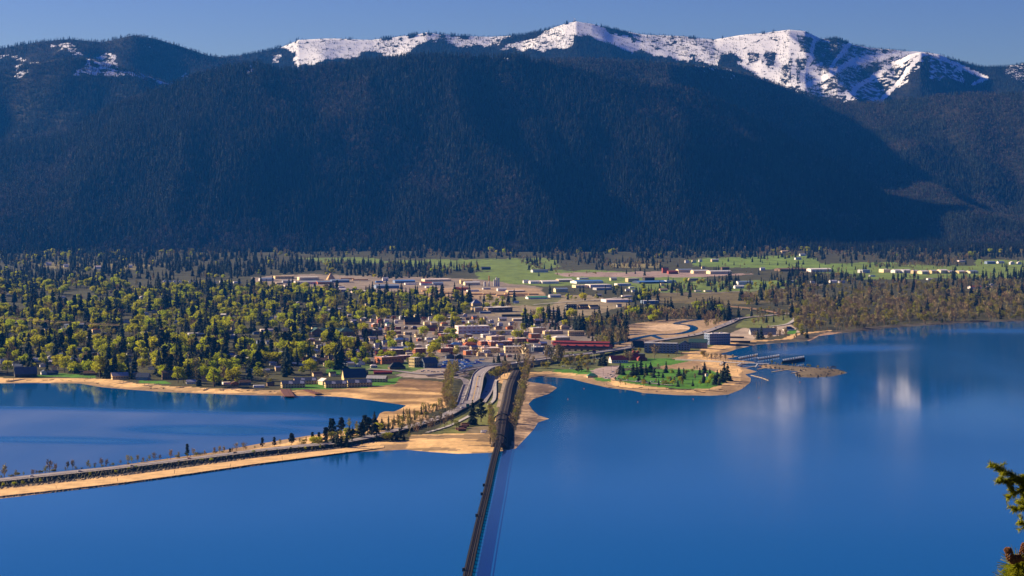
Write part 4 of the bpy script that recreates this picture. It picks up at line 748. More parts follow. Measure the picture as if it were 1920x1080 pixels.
    B(991, 1024, 625, 10, 'tan', 'lightgrey', 'upper tan box-shaped hall', 'above the brick block', yaw=30, units=2); B(991, 1014, 634, 8, 'brick', 'lightgrey', 'orange brick block', 'below the tan box-shaped hall', win=(2, 3, 2))
    B(911, 947, 639, 8, 'tan', 'pinkwhite', 'broad tan block with plain right wall', 'above the long brick row', yaw=34, units=3); B(901, 922, 633, 6, 'white', 'white', 'white office building', 'left of the broad tan block', win=(1, 4, 2))
    B(952, 990, 643, 8, 'brick', 'pinkwhite', 'orange brick row', 'right of the broad tan block', win=(2, 6, 2), units=3); B(984, 1012, 643, 6, 'darkred', 'darkred', 'dark red brick building', 'left of the big leafless tree', units=1)
    B(912, 961, 649, 8, 'brick', 'pinkwhite', 'long brick row with white roof edge', 'above the big cream block', win=(2, 8, 2), units=3, yaw=26, asp=.4); B(896, 938, 661, 8, 'tan', 'pinkwhite', 'tan row with dark right wall', 'left of the big cream block', win=(1, 6, 2), units=4, yaw=18)
    B(944, 986, 662, 12, 'cream', 'lightgrey', 'big cream block with long side wall', 'above the overpass', yaw=10, win=(2, 6, 2), units=2, asp=.5); B(978, 996, 664, 18, 'cream', 'lightgrey', 'tall plain cream tower block', 'at the right end of the big cream block', yaw=38, asp=1.0)
    B(996, 1024, 660, 9, 'slate', 'white', 'dark flat building with white roof clutter', 'right of the tall cream tower block', units=6, yaw=20); B(1018, 1032, 664, 4, 'lightgrey', 'lightgrey', 'small grey shed', 'below the covered bridge left end', 'hip')
    B(1065, 1096, 630, 9, 'yellowish', 'tan', 'yellow-tan motel block', 'behind the red covered bridge', yaw=8, win=(1, 8, 2), asp=.4); B(1034, 1069, 639, 6, 'yellowish', 'white', 'low yellow-tan hall with white roof', 'behind the left half of the red covered bridge', 'hip', rh=3); B(1017, 1056, 627, 6, 'tan', 'pinkwhite', 'long tan row', 'left of the yellow-tan motel block', units=3, asp=.3); B(1048, 1068, 618, 5, 'tan', 'tan', 'tan building', 'above the long tan row', 'hip')
    B(917, 961, 628, 7, 'grey', 'slate', 'grey trestle-like building with dark beams', 'right of the big white block', yaw=4, asp=.25, win=(1, 6, 1, 'p_white')); B(961, 978, 629, 9, 'white', 'lightgrey', 'white and brick block', 'left of the upper tan hall', win=(2, 3, 2, 'p_brick')); B(948, 962, 618, 5, 'orange', 'brown', 'small orange-brown gabled house', 'above the grey trestle-like building', 'cross'); B(977, 992, 628, 6, 'tan', 'pinkwhite', 'small tan shop', 'left of the upper tan hall', units=1)
    for px0, px1, py, h, w, r, k, l in [(690, 706, 640, 5, 'tan', 'grey', 'gable', 'tan house'), (756, 766, 641, 5, 'white', 'lightgrey', 'gable', 'white house'), (798, 812, 653, 5, 'white', 'lightgrey', 'cross', 'white gabled house'), (812, 822, 657, 5, 'orange', 'orange', 'flat', 'orange-roofed shop'), (700, 716, 652, 6, 'white', 'grey', 'gable', 'white house'), (715, 730, 646, 5, 'lightgrey', 'bluegrey', 'gable', 'grey house'), (772, 790, 651, 4, 'cream', 'white', 'flat', 'low cream building'), (828, 846, 645, 5, 'tan', 'pinkwhite', 'flat', 'tan flat shop'), (880, 896, 638, 5, 'white', 'white', 'flat', 'white flat shop'), (926, 942, 618, 4, 'tan', 'brown', 'hip', 'tan bungalow'), (1000, 1014, 612, 4, 'grey', 'dark', 'gable', 'grey house'), (800, 816, 672, 5, 'brown', 'brown', 'flat', 'brown flat building'), (905, 918, 655, 6, 'brick', 'lightgrey', 'flat', 'small brick building'), (780, 794, 640, 5, 'brick', 'pinkwhite', 'flat', 'small brick building'), (796, 812, 637, 4, 'lightgrey', 'white', 'flat', 'low white-roofed building'), (756, 772, 628, 5, 'tan', 'white', 'flat', 'low tan building'), (735, 752, 626, 5, 'darkred', 'pinkwhite', 'flat', 'dark red building'), (855, 866, 638, 5, 'brick', 'white', 'flat', 'small brick building')]:
        B(px0, px1, py, h, w, r, l, nearest((px0 + px1) / 2, py).replace('left of the downtown flat roofs', 'at the left edge of downtown'), k, win=(1, 4, 2) if h > 4 else None, units=1 if k == 'flat' else 0)
    fill = [(720, 735, 634), (742, 756, 634), (700, 716, 622), (776, 792, 632), (800, 816, 646), (836, 850, 652), (752, 766, 648), (690, 702, 658), (880, 896, 656), (905, 920, 662), (930, 944, 652), (950, 966, 655), (1010, 1026, 648), (1000, 1014, 653), (870, 886, 632), (856, 868, 646), (812, 826, 640), (786, 800, 624), (770, 782, 618), (740, 752, 618), (845, 858, 610), (868, 880, 614), (896, 910, 612), (915, 926, 606), (934, 950, 602), (1000, 1018, 606), (1030, 1046, 612), (1046, 1060, 648), (842, 856, 664), (760, 774, 667)]
    wl = ['brick', 'tan', 'white', 'cream', 'brown', 'darkred', 'lightgrey']; rl = ['pinkwhite', 'white', 'lightgrey', 'brown', 'grey']
    for i, (a, b, py) in enumerate(fill):
        w, r = wl[i % 7], rl[(i * 3) % 5]; B(a, b, py, random.uniform(4, 6), w, r, 'small %s building with %s roof' % ({'darkred': 'dark red', 'lightgrey': 'pale grey'}.get(w, w), {'pinkwhite': 'pinkish', 'lightgrey': 'pale'}.get(r, r)), nearest((a + b) / 2, py), random.choice(['flat', 'flat', 'gable', 'hip']), yaw=random.choice([14, 26, 32]), win=(1, 4, 2), units=random.choice([0, 1, 2]), keep=False)
    DT = [(560, 640), (690, 596), (860, 590), (990, 606), (1050, 618), (1060, 640), (1040, 664), (960, 670), (820, 672), (700, 690), (580, 690)]; n = t_ = 0
    while n < 95 and t_ < 4000:
        t_ += 1; px, py = random.uniform(560, 1060), random.uniform(592, 690); wd = random.uniform(9, 17) * (py - YH) / 300; h = random.uniform(3.5, 6)
        if not inpoly([px], [py], DT)[0] or any(a - 1 < px + wd / 2 and px - wd / 2 < b + 1 and c - 1.5 < py and py - h < d_ + 1.5 for a, b, c, d_ in RECTS): continue
        w, r = random.choice(wl), random.choice(rl); nm = {'darkred': 'dark red', 'lightgrey': 'pale grey'}.get(w, w); rn = {'pinkwhite': 'pinkish', 'lightgrey': 'pale'}.get(r, r)
        B(px - wd / 2, px + wd / 2, py, h, w, r, 'small %s building with %s roof' % (nm, rn), nearest(px, py), random.choice(['flat', 'gable', 'gable', 'cross', 'hip']), yaw=random.choice([14, 22, 32]), units=random.choice([0, 1]), keep=False, win=(1, 3, 1) if py > 640 else None); n += 1
    # lakeside resort
    Rz = 'of the lakeside resort'
    def panels(o, x, y, h):
        rh = .30 * 2 * min(x, y); m = MB(); a = rh / y; n = max(2, int(x / 8))
        for i in range(n):
            x0 = -x + (i + .55) / n * 2 * x; x1 = x0 + .38 / n * 2 * x; z = lambda v: h + rh * (1 - abs(v) / y) + .306
            m.face(((x0, -y - .5, z(-y - .5)), (x1, -y - .5, z(-y - .5)), (x1, -.4 * y, z(-.4 * y)), (x0 + .2 * (x1 - x0), -.2 * y, z(-.2 * y))))
        m.obj('roof_patch', M['p_lightgrey'], o)
    for a, b, py, h, l, w in [(524, 571, 728, 8, 'leftmost slate-roofed block', (2, 8, 3)), (548, 593, 721, 7, 'slate-roofed block behind the leftmost one', (2, 8, 2)), (606, 650, 728, 8, 'slate-roofed block in the middle of the shore', (2, 8, 3)), (648, 697, 726, 8, 'slate-roofed block with yellow left gable', (2, 8, 3)), (686, 726, 717, 7, 'pale grey-roofed block at the right end', (2, 7, 2))]:
        B(a, b, py, h, 'yellowish' if 'yellow' in l or a in (524, 606) else 'tan', 'slate' if 'slate' in l else 'grey', l, Rz, 'gable', yaw=17 if a != 686 else -14, asp=.42, win=w, name='resort_block', cat='hotel', extra=panels if 'slate' in l else None)
    B(595, 618, 722, 7, 'cream', 'pinkwhite', 'small sunlit block with pale roof', Rz, 'cross', yaw=35, asp=1.1, name='resort_block', cat='hotel'); B(638, 686, 714, 6, 'yellowish', 'navy', 'large hall with broad navy roof', Rz, 'gable', yaw=14, asp=.7, rh=13, name='resort_hall', cat='hotel')
    B(584, 604, 706, 5, 'tan', 'brown', 'tan shed with brown roof', 'behind the lakeside resort', 'gable'); B(616, 630, 706, 6, 'cream', 'brown', 'cream house with brown roof', 'behind the lakeside resort', 'gable', name='house', cat='house'); B(700, 735, 702, 4, 'red', 'red', 'low bright red-roofed shed', 'right of the lakeside resort', 'gable', yaw=6, asp=.3, rh=2); B(672, 690, 704, 5, 'dark', 'brown', 'dark low shed', 'behind the resort hall', 'gable')
    B(587, 612, 682, 6, 'brown', 'brown', 'brown house with broad roof', 'behind the resort blocks', 'gable', yaw=10, name='house', cat='house'); B(643, 662, 686, 5, 'slate', 'bluegrey', 'slate cottage', 'left of the long brick store', 'gable', name='house', cat='house'); B(514, 528, 696, 7, 'tan', 'lightgrey', 'tall grey-roofed house', 'left of the resort blocks', 'gable', name='house', cat='house'); B(566, 576, 676, 7, 'darkred', 'brown', 'dark red house', 'behind the resort blocks', 'flat', name='house', cat='house')
    # lake houses on the left shore
    L_ = 'on the left lake shore'
    H = dict(name='house', cat='house')
    B(22, 66, 708, 7, 'dark', 'slate', 'big dark house with very steep roof', L_, 'gable', yaw=20, asp=.45, rh=10, **H); B(73, 88, 703, 5, 'white', 'slate', 'white gabled lake cottage', L_, 'cross', yaw=22, asp=1.2, **H); B(86, 108, 703, 4, 'slate', 'slate', 'slate-roofed lake cottage', L_, 'gable', yaw=18, **H); B(95, 106, 695, 6, 'cream', 'darkred', 'cream gabled house with red roof', L_, 'cross', **H); B(155, 181, 704, 4, 'brown', 'brown', 'low brown lake house', L_, 'gable', yaw=8, asp=.5, **H)
    B(204, 239, 712, 7, 'yellowish', 'grey', 'long grey-roofed lake house with tan gable', L_, 'gable', yaw=22, win=(1, 6, 2), **H); B(254, 280, 713, 6, 'bluegrey', 'navy', 'blue-roofed lake house with skylights', L_, 'gable', yaw=-10, rh=6, **H); B(301, 323, 712, 13, 'brown', 'brown', 'tall brown lake house', L_, 'gable', yaw=16, win=(2, 4, 2), **H); B(347, 367, 720, 4, 'white', 'lightgrey', 'small white-roofed lake house', L_, 'gable', yaw=16, **H); B(370, 392, 716, 6, 'tan', 'brown', 'tan lake house behind trees', L_, 'gable', **H)
    B(415, 432, 721, 4, 'white', 'pinkwhite', 'low white-roofed lake house', L_, 'flat', **H); B(432, 447, 723, 5, 'orange', 'brown', 'orange-brown lake house', L_, 'cross', **H); B(446, 470, 723, 6, 'slate', 'brown', 'dark lake house with brown roof', L_, 'gable', yaw=14, **H); B(473, 496, 727, 4, 'white', 'lightgrey', 'white boathouse with flat roof', L_, 'flat', yaw=10, **H); B(498, 514, 724, 5, 'brown', 'dark', 'dark lake house', L_, 'gable', **H); B(170, 186, 683, 8, 'cream', 'brown', 'tall cream house', 'above the low brown lake house', 'flat', **H); B(88, 97, 677, 8, 'white', 'lightgrey', 'tall white house', 'above the white gabled cottage', 'cross', **H); B(-2, 8, 682, 7, 'white', 'lightgrey', 'white house', 'at the left photo edge', 'gable', **H)
    B(344, 357, 659, 5, 'cream', 'orange', 'house with orange roof', 'in the middle of the woods', 'gable', **H); B(343, 360, 667, 4, 'tan', 'red', 'house with red-orange roof', 'in the middle of the woods', 'gable', **H); B(426, 440, 667, 3, 'tan', 'red', 'small house with bright red roof', 'in the woods above the shore', 'gable', **H); B(392, 405, 684, 4, 'white', 'white', 'low white building', 'in the woods above the shore', 'flat', **H); B(395, 402, 664, 8, 'bluegrey', 'slate', 'narrow blue-grey house', 'in the woods above the shore', 'cross', **H)
    for a, b, py, h, w, r, l in [(295, 332, 629, 5, 'darkred', 'white', 'long brick hall with white roof'), (170, 188, 625, 7, 'tan', 'orange', 'tan and red shop block'), (212, 226, 621, 3, 'white', 'white', 'low white building'), (115, 160, 616, 7, 'slate', 'bluegrey', 'long blue-grey warehouse'), (240, 258, 634, 4, 'darkred', 'darkred', 'low red-roofed building'), (90, 100, 622, 3, 'white', 'white', 'low white shop'), (432, 441, 618, 17, 'tan', 'orange', 'square tan chimney tower'), (260, 285, 628, 5, 'cream', 'lightgrey', 'cream flat building'), (350, 372, 631, 6, 'lightgrey', 'white', 'white flat building'), (485, 519, 622, 4, 'pinkwhite', 'pinkwhite', 'long low pinkish shed'), (543, 577, 622, 5, 'white', 'lightgrey', 'long white shed'), (425, 445, 626, 6, 'brown', 'dark', 'brown building')]:
        B(a, b, py, h, w, r, l, 'among the trees left of the school', 'flat' if h < 15 else 'hip', units=1)
    row = [305 + i * 9.6 for i in range(12)]
    for x in row: B(x, x + 6.5, 529 + (x - 305) * .02, 2.6, 'white', 'bluegrey', 'small white gabled house', 'in the row below the dark forest', 'cross', yaw=15, keep=False, group='row of white gabled houses', name='house', cat='house')
    for i in range(9): B(567 + i * 4.2, 570.6 + i * 4.2, 557.5 + i * .3, 2.2, 'cream', 'brown', 'tiny cream gabled unit', 'in the terrace below the lumber mill', 'cross', yaw=15, keep=False, group='terrace of gabled units', name='house', cat='house')
    pal_w = ['white', 'white', 'cream', 'tan', 'lightgrey', 'brown', 'bluegrey']; pal_r = ['grey', 'lightgrey', 'brown', 'slate', 'dark', 'bluegrey', 'white']; n = 0
    while n < 120:
        px, py = random.uniform(-5, 705), 545 + 165 * random.random() ** .8
        if not inpoly([px], [py], TOWN)[0]: continue
        w, r = random.choice(pal_w), random.choice(pal_r); k = random.choice(['gable', 'gable', 'cross', 'hip']); s = (py - YH) / CAMZ
        B(px - 7 * s, px + 7 * s, py, 4.2 * s, w, r, '%s house with %s %s roof' % ({'lightgrey': 'pale grey', 'bluegrey': 'blue-grey'}.get(w, w), {'lightgrey': 'pale', 'bluegrey': 'blue-grey'}.get(r, r), {'gable': 'ridged', 'cross': 'gabled', 'hip': 'hipped'}[k]), nearest(px, py), k, yaw=random.choice([15, 22, -12]), group='houses among the town trees', keep=True, **H); n += 1
def signboard(o, x, y, h):
    m = MB(); m.box(-.1 * x, -y - .35, h * .35, .35 * x, -y - .05, h * .8); m.obj('sign_panel', M['p_white'], o)

def valley_buildings():
    B = building
    def row(where, items, **k):
        for it in items:
            a, b, py, h, w, r, l = it[:7]; B(a, b, py, h, w, r, l, where, it[7] if len(it) > 7 else 'flat', **{**dict(yaw=16, asp=.6, name='shed', cat='shed', rh=3.2 if (len(it) > 7 and it[7] in ('gable', 'hip') and b - a > 12) else None), **k})
    row('at the lumber mill', [(483, 513, 527, 4, 'white', 'bluegrey', 'white shed with blue-grey roof', 'gable'), (510, 551, 523, 5, 'yellowish', 'tan', 'long tan mill shed'), (555, 597, 526, 6, 'cream', 'white', 'cream mill hall with dark doors'), (578, 598, 524, 4, 'grey', 'white', 'grey mill shed'), (548, 594, 533, 4, 'pinkwhite', 'grey', 'long grey-roofed mill shed', 'gable'), (591, 622, 533, 4, 'orange', 'bluegrey', 'orange-brown mill shed', 'gable'), (617, 654, 530, 4, 'bluegrey', 'bluegrey', 'blue-roofed mill shed', 'gable'), (527, 550, 531, 4, 'grey', 'grey', 'small grey mill shed', 'gable'), (516, 530, 533, 3, 'tan', 'pinkwhite', 'pinkish mill shed'), (530, 562, 538, 3, 'pinkwhite', 'pinkwhite', 'low pinkish mill shed'), (600, 640, 539, 3, 'brown', 'brown', 'low brown lumber shed'), (650, 676, 546, 3, 'brown', 'navy', 'dark lumber shed'), (627, 648, 547, 4, 'grey', 'white', 'pale grey yard shed', 'gable'), (655, 698, 549, 3, 'pinkwhite', 'white', 'long white yard shed'), (620, 630, 540, 3, 'white', 'white', 'white trailer-like shed'), (633, 646, 540, 3, 'white', 'white', 'long white trailer-like shed')])
    row('right of the lumber mill', [(699, 748, 541, 5, 'bluegrey', 'bluegrey', 'long blue-grey hall with curved roof', 'gable'), (716, 728, 527, 5, 'white', 'lightgrey', 'white house', 'gable'), (703, 718, 530, 3, 'blue', 'blue', 'blue shed'), (735, 778, 531, 4, 'bluegrey', 'blue', 'long blue-roofed shed', 'gable'), (789, 845, 528, 4, 'cream', 'pinkwhite', 'long cream hall with wavy roof'), (757, 780, 534, 3, 'white', 'lightgrey', 'white shed'), (786, 810, 535, 4, 'white', 'red', 'shed with red roof', 'gable'), (809, 831, 535, 4, 'lightgrey', 'bluegrey', 'grey-blue shed', 'gable'), (796, 818, 540, 3, 'pinkwhite', 'white', 'low white shed'), (861, 886, 532, 6, 'yellowish', 'yellowish', 'yellow-tan hall', 'gable'), (868, 900, 535, 5, 'cream', 'lightgrey', 'cream hall', 'gable'), (850, 863, 545, 5, 'brick', 'darkred', 'small brick gabled hall', 'hip'), (861, 878, 545, 6, 'brick', 'brick', 'taller brick hall'), (874, 898, 547, 3, 'white', 'bluegrey', 'white shed with blue-grey roof'), (904, 920, 543, 3, 'lightgrey', 'bluegrey', 'small grey shed'), (931, 950, 546, 4, 'white', 'lightgrey', 'white office shed', 'gable'), (948, 985, 548, 3, 'tan', 'pinkwhite', 'low tan shed'), (985, 1027, 561, 3, 'white', 'green', 'long green-roofed white shed', 'gable'), (640, 655, 529, 4, 'orange', 'lumber', 'stack of orange lumber')], yaw=14)
    for i, (a, b, py) in enumerate([(637, 664, 524), (660, 690, 526), (760, 775, 553), (786, 800, 554), (872, 905, 553), (906, 930, 553), (930, 952, 555), (935, 960, 558), (960, 985, 556), (990, 1010, 553), (945, 990, 553), (830, 860, 551), (790, 830, 547), (742, 760, 549), (700, 740, 553)]): B(a, b, py, 2.6, 'lumber', 'lumber', 'long stack of pale sawn lumber', 'in the lumber yard', yaw=8, asp=.3, name='lumber_stack', cat='lumber stack', group='lumber stacks')
    # sawdust cone, chimney, silos
    p = gat(620, 524); m = MB(); n = 24; rad = 9 * p[1] / F
    for i in range(n):
        a, b = 6.283 * i / n, 6.283 * (i + 1) / n; ka, kb = 1 + .08 * math.sin(5 * a), 1 + .08 * math.sin(5 * b); m.face(((rad * ka * math.cos(a), rad * ka * math.sin(a), -1), (rad * kb * math.cos(b), rad * kb * math.sin(b), -1), (0, 0, 24)))
    o = m.obj('sawdust_pile', M['p_lumber']); o.location = p; tag(o, 'tall tan cone of sawdust', 'at the lumber mill', 'sawdust pile', None, 620)
    p = gat(917, 537); m = MB(); h = 20 * p[1] / F; m.tube((0, 0, -1), (0, 0, h * .5), 1.9, 1.7, 10); o = empty('factory_chimney', p); m.obj('shaft', M['p_lightgrey'], o); m = MB(); m.tube((0, 0, h * .5), (0, 0, h), 1.75, 1.6, 10); m.obj('upper_shaft', M['p_orange'], o); tag(o, 'tall chimney with orange upper half', 'beside the white silos', 'chimney', None, 917)
    for px, hh, r in [(927, 12, 2.6), (931, 16, 2.8), (935, 15, 2.6), (909, 8, 3.5)]:
        p = gat(px, 537); m = MB(); h = hh * p[1] / F; m.tube((0, 0, -1), (0, 0, h), r, r, 12); o = empty('silo', p); m.obj('tank', M['p_lightgrey'], o); m = MB(); m.tube((0, 0, h + .003), (0, 0, h + 2.5), r * 1.03, .4, 12); m.obj('roof', M['p_grey'], o); tag(o, 'pale cylindrical silo', 'beside the orange-topped chimney', 'silo', 'silos of the cement yard', px)
    row('in the airfield row', [(980, 992, 531, 4, 'white', 'white', 'small white hangar', 'gable'), (991, 1012, 532, 4, 'white', 'white', 'long white hangar', 'gable'), (1010, 1048, 532, 4, 'white', 'white', 'longer white hangar', 'gable'), (1042, 1074, 529, 4, 'tan', 'white', 'tan hangar with white roof', 'gable'), (1070, 1132, 532, 4, 'white', 'blue', 'very long hangar with blue roof', 'gable'), (1082, 1104, 524, 3, 'white', 'lightgrey', 'white shed set back', 'flat'), (1073, 1110, 540, 5, 'cream', 'pinkwhite', 'cream hall', 'flat'), (1098, 1148, 540, 6, 'pinkwhite', 'white', 'big white hall', 'flat'), (1112, 1148, 544, 4, 'grey', 'grey', 'grey hall in front of the white one', 'flat'), (1143, 1157, 526, 4, 'cream', 'lightgrey', 'small cream shed', 'gable'), (1173, 1199, 529, 7, 'tan', 'white', 'tall tan hangar with white roof', 'flat'), (1187, 1252, 532, 3, 'navy', 'blue', 'low dark blue hall', 'gable'), (1246, 1268, 531, 5, 'lightgrey', 'blue', 'pale blue hall', 'flat'), (1152, 1184, 536, 4, 'white', 'lightgrey', 'white trailer office', 'flat'), (1205, 1228, 526, 5, 'dark', 'brown', 'dark barn', 'gable')], yaw=20, name='hangar', cat='hangar')
    row('among the near valley workshops', [(1038, 1065, 548, 6, 'cream', 'bluegrey', 'two-storey cream workshop', 'gable'), (1028, 1052, 558, 4, 'lightgrey', 'grey', 'grey-roofed workshop', 'gable'), (1128, 1186, 567, 5, 'white', 'pinkwhite', 'long white store with green trim', 'flat'), (1202, 1236, 570, 6, 'bluegrey', 'lightgrey', 'pale blue warehouse', 'flat'), (1165, 1186, 557, 3, 'pinkwhite', 'white', 'low white shed', 'flat'), (1179, 1190, 541, 3, 'white', 'white', 'white trailer', 'flat'), (1184, 1196, 548, 3, 'white', 'bluegrey', 'blue-roofed cottage', 'gable'), (1172, 1182, 546, 3, 'white', 'grey', 'white cottage', 'gable'), (1238, 1246, 536, 4, 'cream', 'yellowish', 'cream cottage', 'gable'), (1116, 1128, 556, 3, 'brown', 'grey', 'brown cottage', 'gable'), (1156, 1166, 576, 4, 'lightgrey', 'slate', 'grey workshop', 'gable')], name='workshop', cat='workshop')
    row('in the middle of the valley fields', [(995, 1028, 511, 4, 'lightgrey', 'slate', 'long slate-roofed barn', 'gable'), (901, 920, 506, 4, 'dark', 'navy', 'dark navy farmhouse', 'gable'), (1241, 1254, 512, 9, 'darkred', 'dark', 'tall red-brown barn', 'gable'), (1251, 1272, 514, 5, 'darkred', 'darkred', 'low red-brown barn', 'gable'), (1268, 1300, 511, 5, 'cream', 'bluegrey', 'cream hall', 'gable'), (1296, 1330, 513, 5, 'cream', 'lightgrey', 'longer cream hall', 'gable'), (1326, 1373, 514, 5, 'cream', 'lightgrey', 'longest cream hall with grey front', 'gable'), (1284, 1292, 493, 5, 'white', 'brown', 'white house', 'cross'), (1297, 1306, 493, 5, 'cream', 'brown', 'cream house', 'cross'), (1310, 1317, 491, 4, 'white', 'grey', 'small white house', 'cross'), (1333, 1348, 491, 4, 'tan', 'lightgrey', 'tan house', 'gable'), (1315, 1322, 504, 4, 'cream', 'brown', 'small cream house', 'cross'), (1352, 1368, 507, 5, 'brown', 'brown', 'brown barn', 'gable'), (1425, 1435, 507, 4, 'white', 'white', 'white shed', 'gable'), (1380, 1413, 534, 5, 'white', 'bluegrey', 'hall with broad pale blue roof', 'gable'), (1376, 1396, 541, 4, 'white', 'white', 'low white hall', 'gable'), (1464, 1481, 475, 4, 'tan', 'tan', 'tan house on the wooded rise', 'gable'), (1499, 1511, 480, 3, 'white', 'lightgrey', 'white house by the trees', 'gable'), (1490, 1503, 487, 3, 'white', 'bluegrey', 'blue-roofed shed', 'gable'), (1515, 1561, 510, 5, 'pinkwhite', 'white', 'long white-roofed barn', 'gable'), (1455, 1515, 509, 4, 'brown', 'brown', 'long brown barn', 'gable'), (1482, 1491, 531, 4, 'bluegrey', 'white', 'small grey house', 'gable'), (1519, 1528, 532, 4, 'white', 'grey', 'narrow white house', 'gable'), (1555, 1570, 530, 3, 'white', 'white', 'low white house', 'gable'), (1572, 1585, 531, 3, 'white', 'bluegrey', 'blue-roofed house', 'gable'), (1302, 1316, 547, 2.5, 'pinkwhite', 'grey', 'long low pinkish house', 'flat'), (1320, 1336, 547, 2.5, 'pinkwhite', 'brown', 'low pinkish house', 'flat'), (1236, 1252, 546, 3, 'tan', 'tan', 'tan house', 'gable'), (1290, 1310, 526, 4, 'yellowish', 'grey', 'yellow shed', 'flat')], asp=.5, name='farm_building', cat='farm building')
    row('in the row of tan hangars', [(1610, 1633, 512, 6, 'lightgrey', 'bluegrey', 'grey hangar'), (1650, 1672, 511, 6, 'cream', 'white', 'cream and white hangar'), (1672, 1692, 512, 5, 'white', 'white', 'white hangar', 'gable'), (1687, 1710, 512, 5, 'lightgrey', 'white', 'grey and white hangar', 'gable'), (1709, 1724, 513, 5, 'tan', 'white', 'tan hangar', 'gable'), (1722, 1744, 514, 5, 'cream', 'white', 'cream hangar', 'gable'), (1742, 1759, 513, 5, 'yellowish', 'lightgrey', 'yellow-tan hangar', 'gable'), (1757, 1780, 513, 6, 'cream', 'white', 'taller cream hangar', 'gable'), (1775, 1792, 513, 4, 'tan', 'lightgrey', 'low tan hangar', 'gable'), (1792, 1812, 513, 4, 'yellowish', 'white', 'yellow-tan hangar', 'gable'), (1811, 1837, 513, 4, 'cream', 'bluegrey', 'cream hangar with dark doors', 'gable')], yaw=30, asp=.8, name='hangar', cat='hangar')
    row('at the far right of the valley', [(1817, 1842, 542, 4, 'white', 'darkred', 'white house with dark red roof', 'gable'), (1846, 1862, 542, 3, 'tan', 'tan', 'low tan shed', 'gable'), (1856, 1863, 535, 3, 'white', 'white', 'small white shed'), (1685, 1740, 562, 3, 'brown', 'navy', 'long open shed with navy roof'), (1848, 1868, 495, 4, 'bluegrey', 'bluegrey', 'long blue-grey barn', 'gable'), (1870, 1884, 494, 3, 'white', 'bluegrey', 'white barn', 'gable'), (1893, 1903, 496, 4, 'white', 'white', 'white house', 'cross'), (1907, 1916, 496, 4, 'white', 'lightgrey', 'white farmhouse', 'cross'), (1796, 1812, 491, 2.5, 'pinkwhite', 'pinkwhite', 'low pinkish shed'), (1630, 1642, 519, 3, 'white', 'blue', 'shed with blue roof'), (1738, 1752, 525, 3, 'white', 'white', 'white trailer house')], name='farm_building', cat='farm building')
    row('in the far left forest clearing', [(85, 96, 498, 4, 'white', 'pinkwhite', 'white house', 'gable'), (118, 128, 501, 4, 'white', 'lightgrey', 'white barn', 'gable'), (175, 189, 504, 4, 'white', 'pinkwhite', 'long white house', 'gable'), (240, 248, 502, 4, 'white', 'white', 'small white house', 'gable'), (410, 425, 530, 3, 'white', 'pinkwhite', 'white hall'), (436, 452, 531, 3, 'white', 'lightgrey', 'low white hall')], name='house', cat='house')
    # condos, covered bridge, restaurant
    def balconies(n, m_=4):
        def f(o, x, y, h):
            for i in range(n):
                for j in range(m_):
                    b = MB(); x0 = -x + (i + .2) / n * 2 * x; z = h * (j + .12) / m_; b.box(x0, -y - 1.6, z, x0 + .5 / n * 2 * x, -y - .02, z + .25); b.box(x0, -y - 1.6, z + .25, x0 + .5 / n * 2 * x, -y - 1.5, z + 1.2); b.obj('balcony', M['p_grey'], o)
        return f
    B(1209, 1273, 662, 18, 'condo', 'lightgrey', 'long flat-roofed condo block with white left end', 'beside the bypass', yaw=-13, asp=.25, name='condo_block', cat='condo', win=(4, 9, 2), extra=balconies(9), z0=3.0)
    B(1272, 1296, 657, 11, 'condo', 'teal', 'teal-roofed condo with big front gable', 'in the middle of the condo row', 'cross', yaw=-10, asp=.9, name='condo_block', cat='condo', win=(3, 4, 2), z0=3.0); B(1292, 1328, 653, 11, 'condo', 'teal', 'long teal-roofed condo block', 'in the middle of the condo row', 'gable', yaw=-13, asp=.4, rh=6, name='condo_block', cat='condo', win=(3, 7, 2), extra=balconies(7, 3), z0=3.0)
    B(1322, 1371, 646, 20, 'condo', 'white', 'tall blue condo block with white flat roof', 'at the right end of the condo row', yaw=22, asp=.5, name='condo_block', cat='condo', win=(4, 9, 3), extra=balconies(8), units=4, z0=3.0)
    B(1370, 1408, 643, 4, 'dark', 'tan', 'long open carport with tan roof', 'right of the tall blue condo block', yaw=-8, asp=.3, name='carport', cat='carport', rh=0); B(1366, 1396, 634, 3, 'dark', 'tan', 'rear carport with tan roof', 'right of the tall blue condo block', yaw=-8, asp=.3, name='carport', cat='carport'); B(1406, 1456, 628, 5, 'grey', 'slate', 'long slate-roofed depot', 'inside the bypass curve', 'gable', yaw=6, asp=.4, rh=8); B(1469, 1491, 620, 3, 'white', 'slate', 'white house with slate roof', 'right of the slate-roofed depot', 'hip', rh=5, name='house', cat='house')
    o = empty('covered_bridge', gat(1037, 657)); p0, p1 = gat(1037, 657), gat(1141, 660); o.rotation_euler = (0, 0, math.atan2(p1[1] - p0[1], p1[0] - p0[0])); Lb = math.hypot(p1[0] - p0[0], p1[1] - p0[1])
    m = MB(); m.box(0, 0, 2, Lb, 16, 6.5); m.obj('base', M['p_brown'], o); m = MB(); m.box(.5, .8, 6.503, Lb - .5, 15.2, 9.5); m.obj('glass_band', M['p_navy'], o); m = MB()
    m.face(((-1, -1.2, 9.3), (Lb + 1, -1.2, 9.3), (Lb + 1, 5.5, 13), (-1, 5.5, 13))); m.face(((-1, -1.2, 9.5), (-1, 5.5, 13.2), (Lb + 1, 5.5, 13.2), (Lb + 1, -1.2, 9.5))[::-1]); m.face(((-1, 17.2, 9.5), (Lb + 1, 17.2, 9.5), (Lb + 1, 10.5, 13.2), (-1, 10.5, 13.2))[::-1]); m.obj('lower_roof', M['p_red'], o)
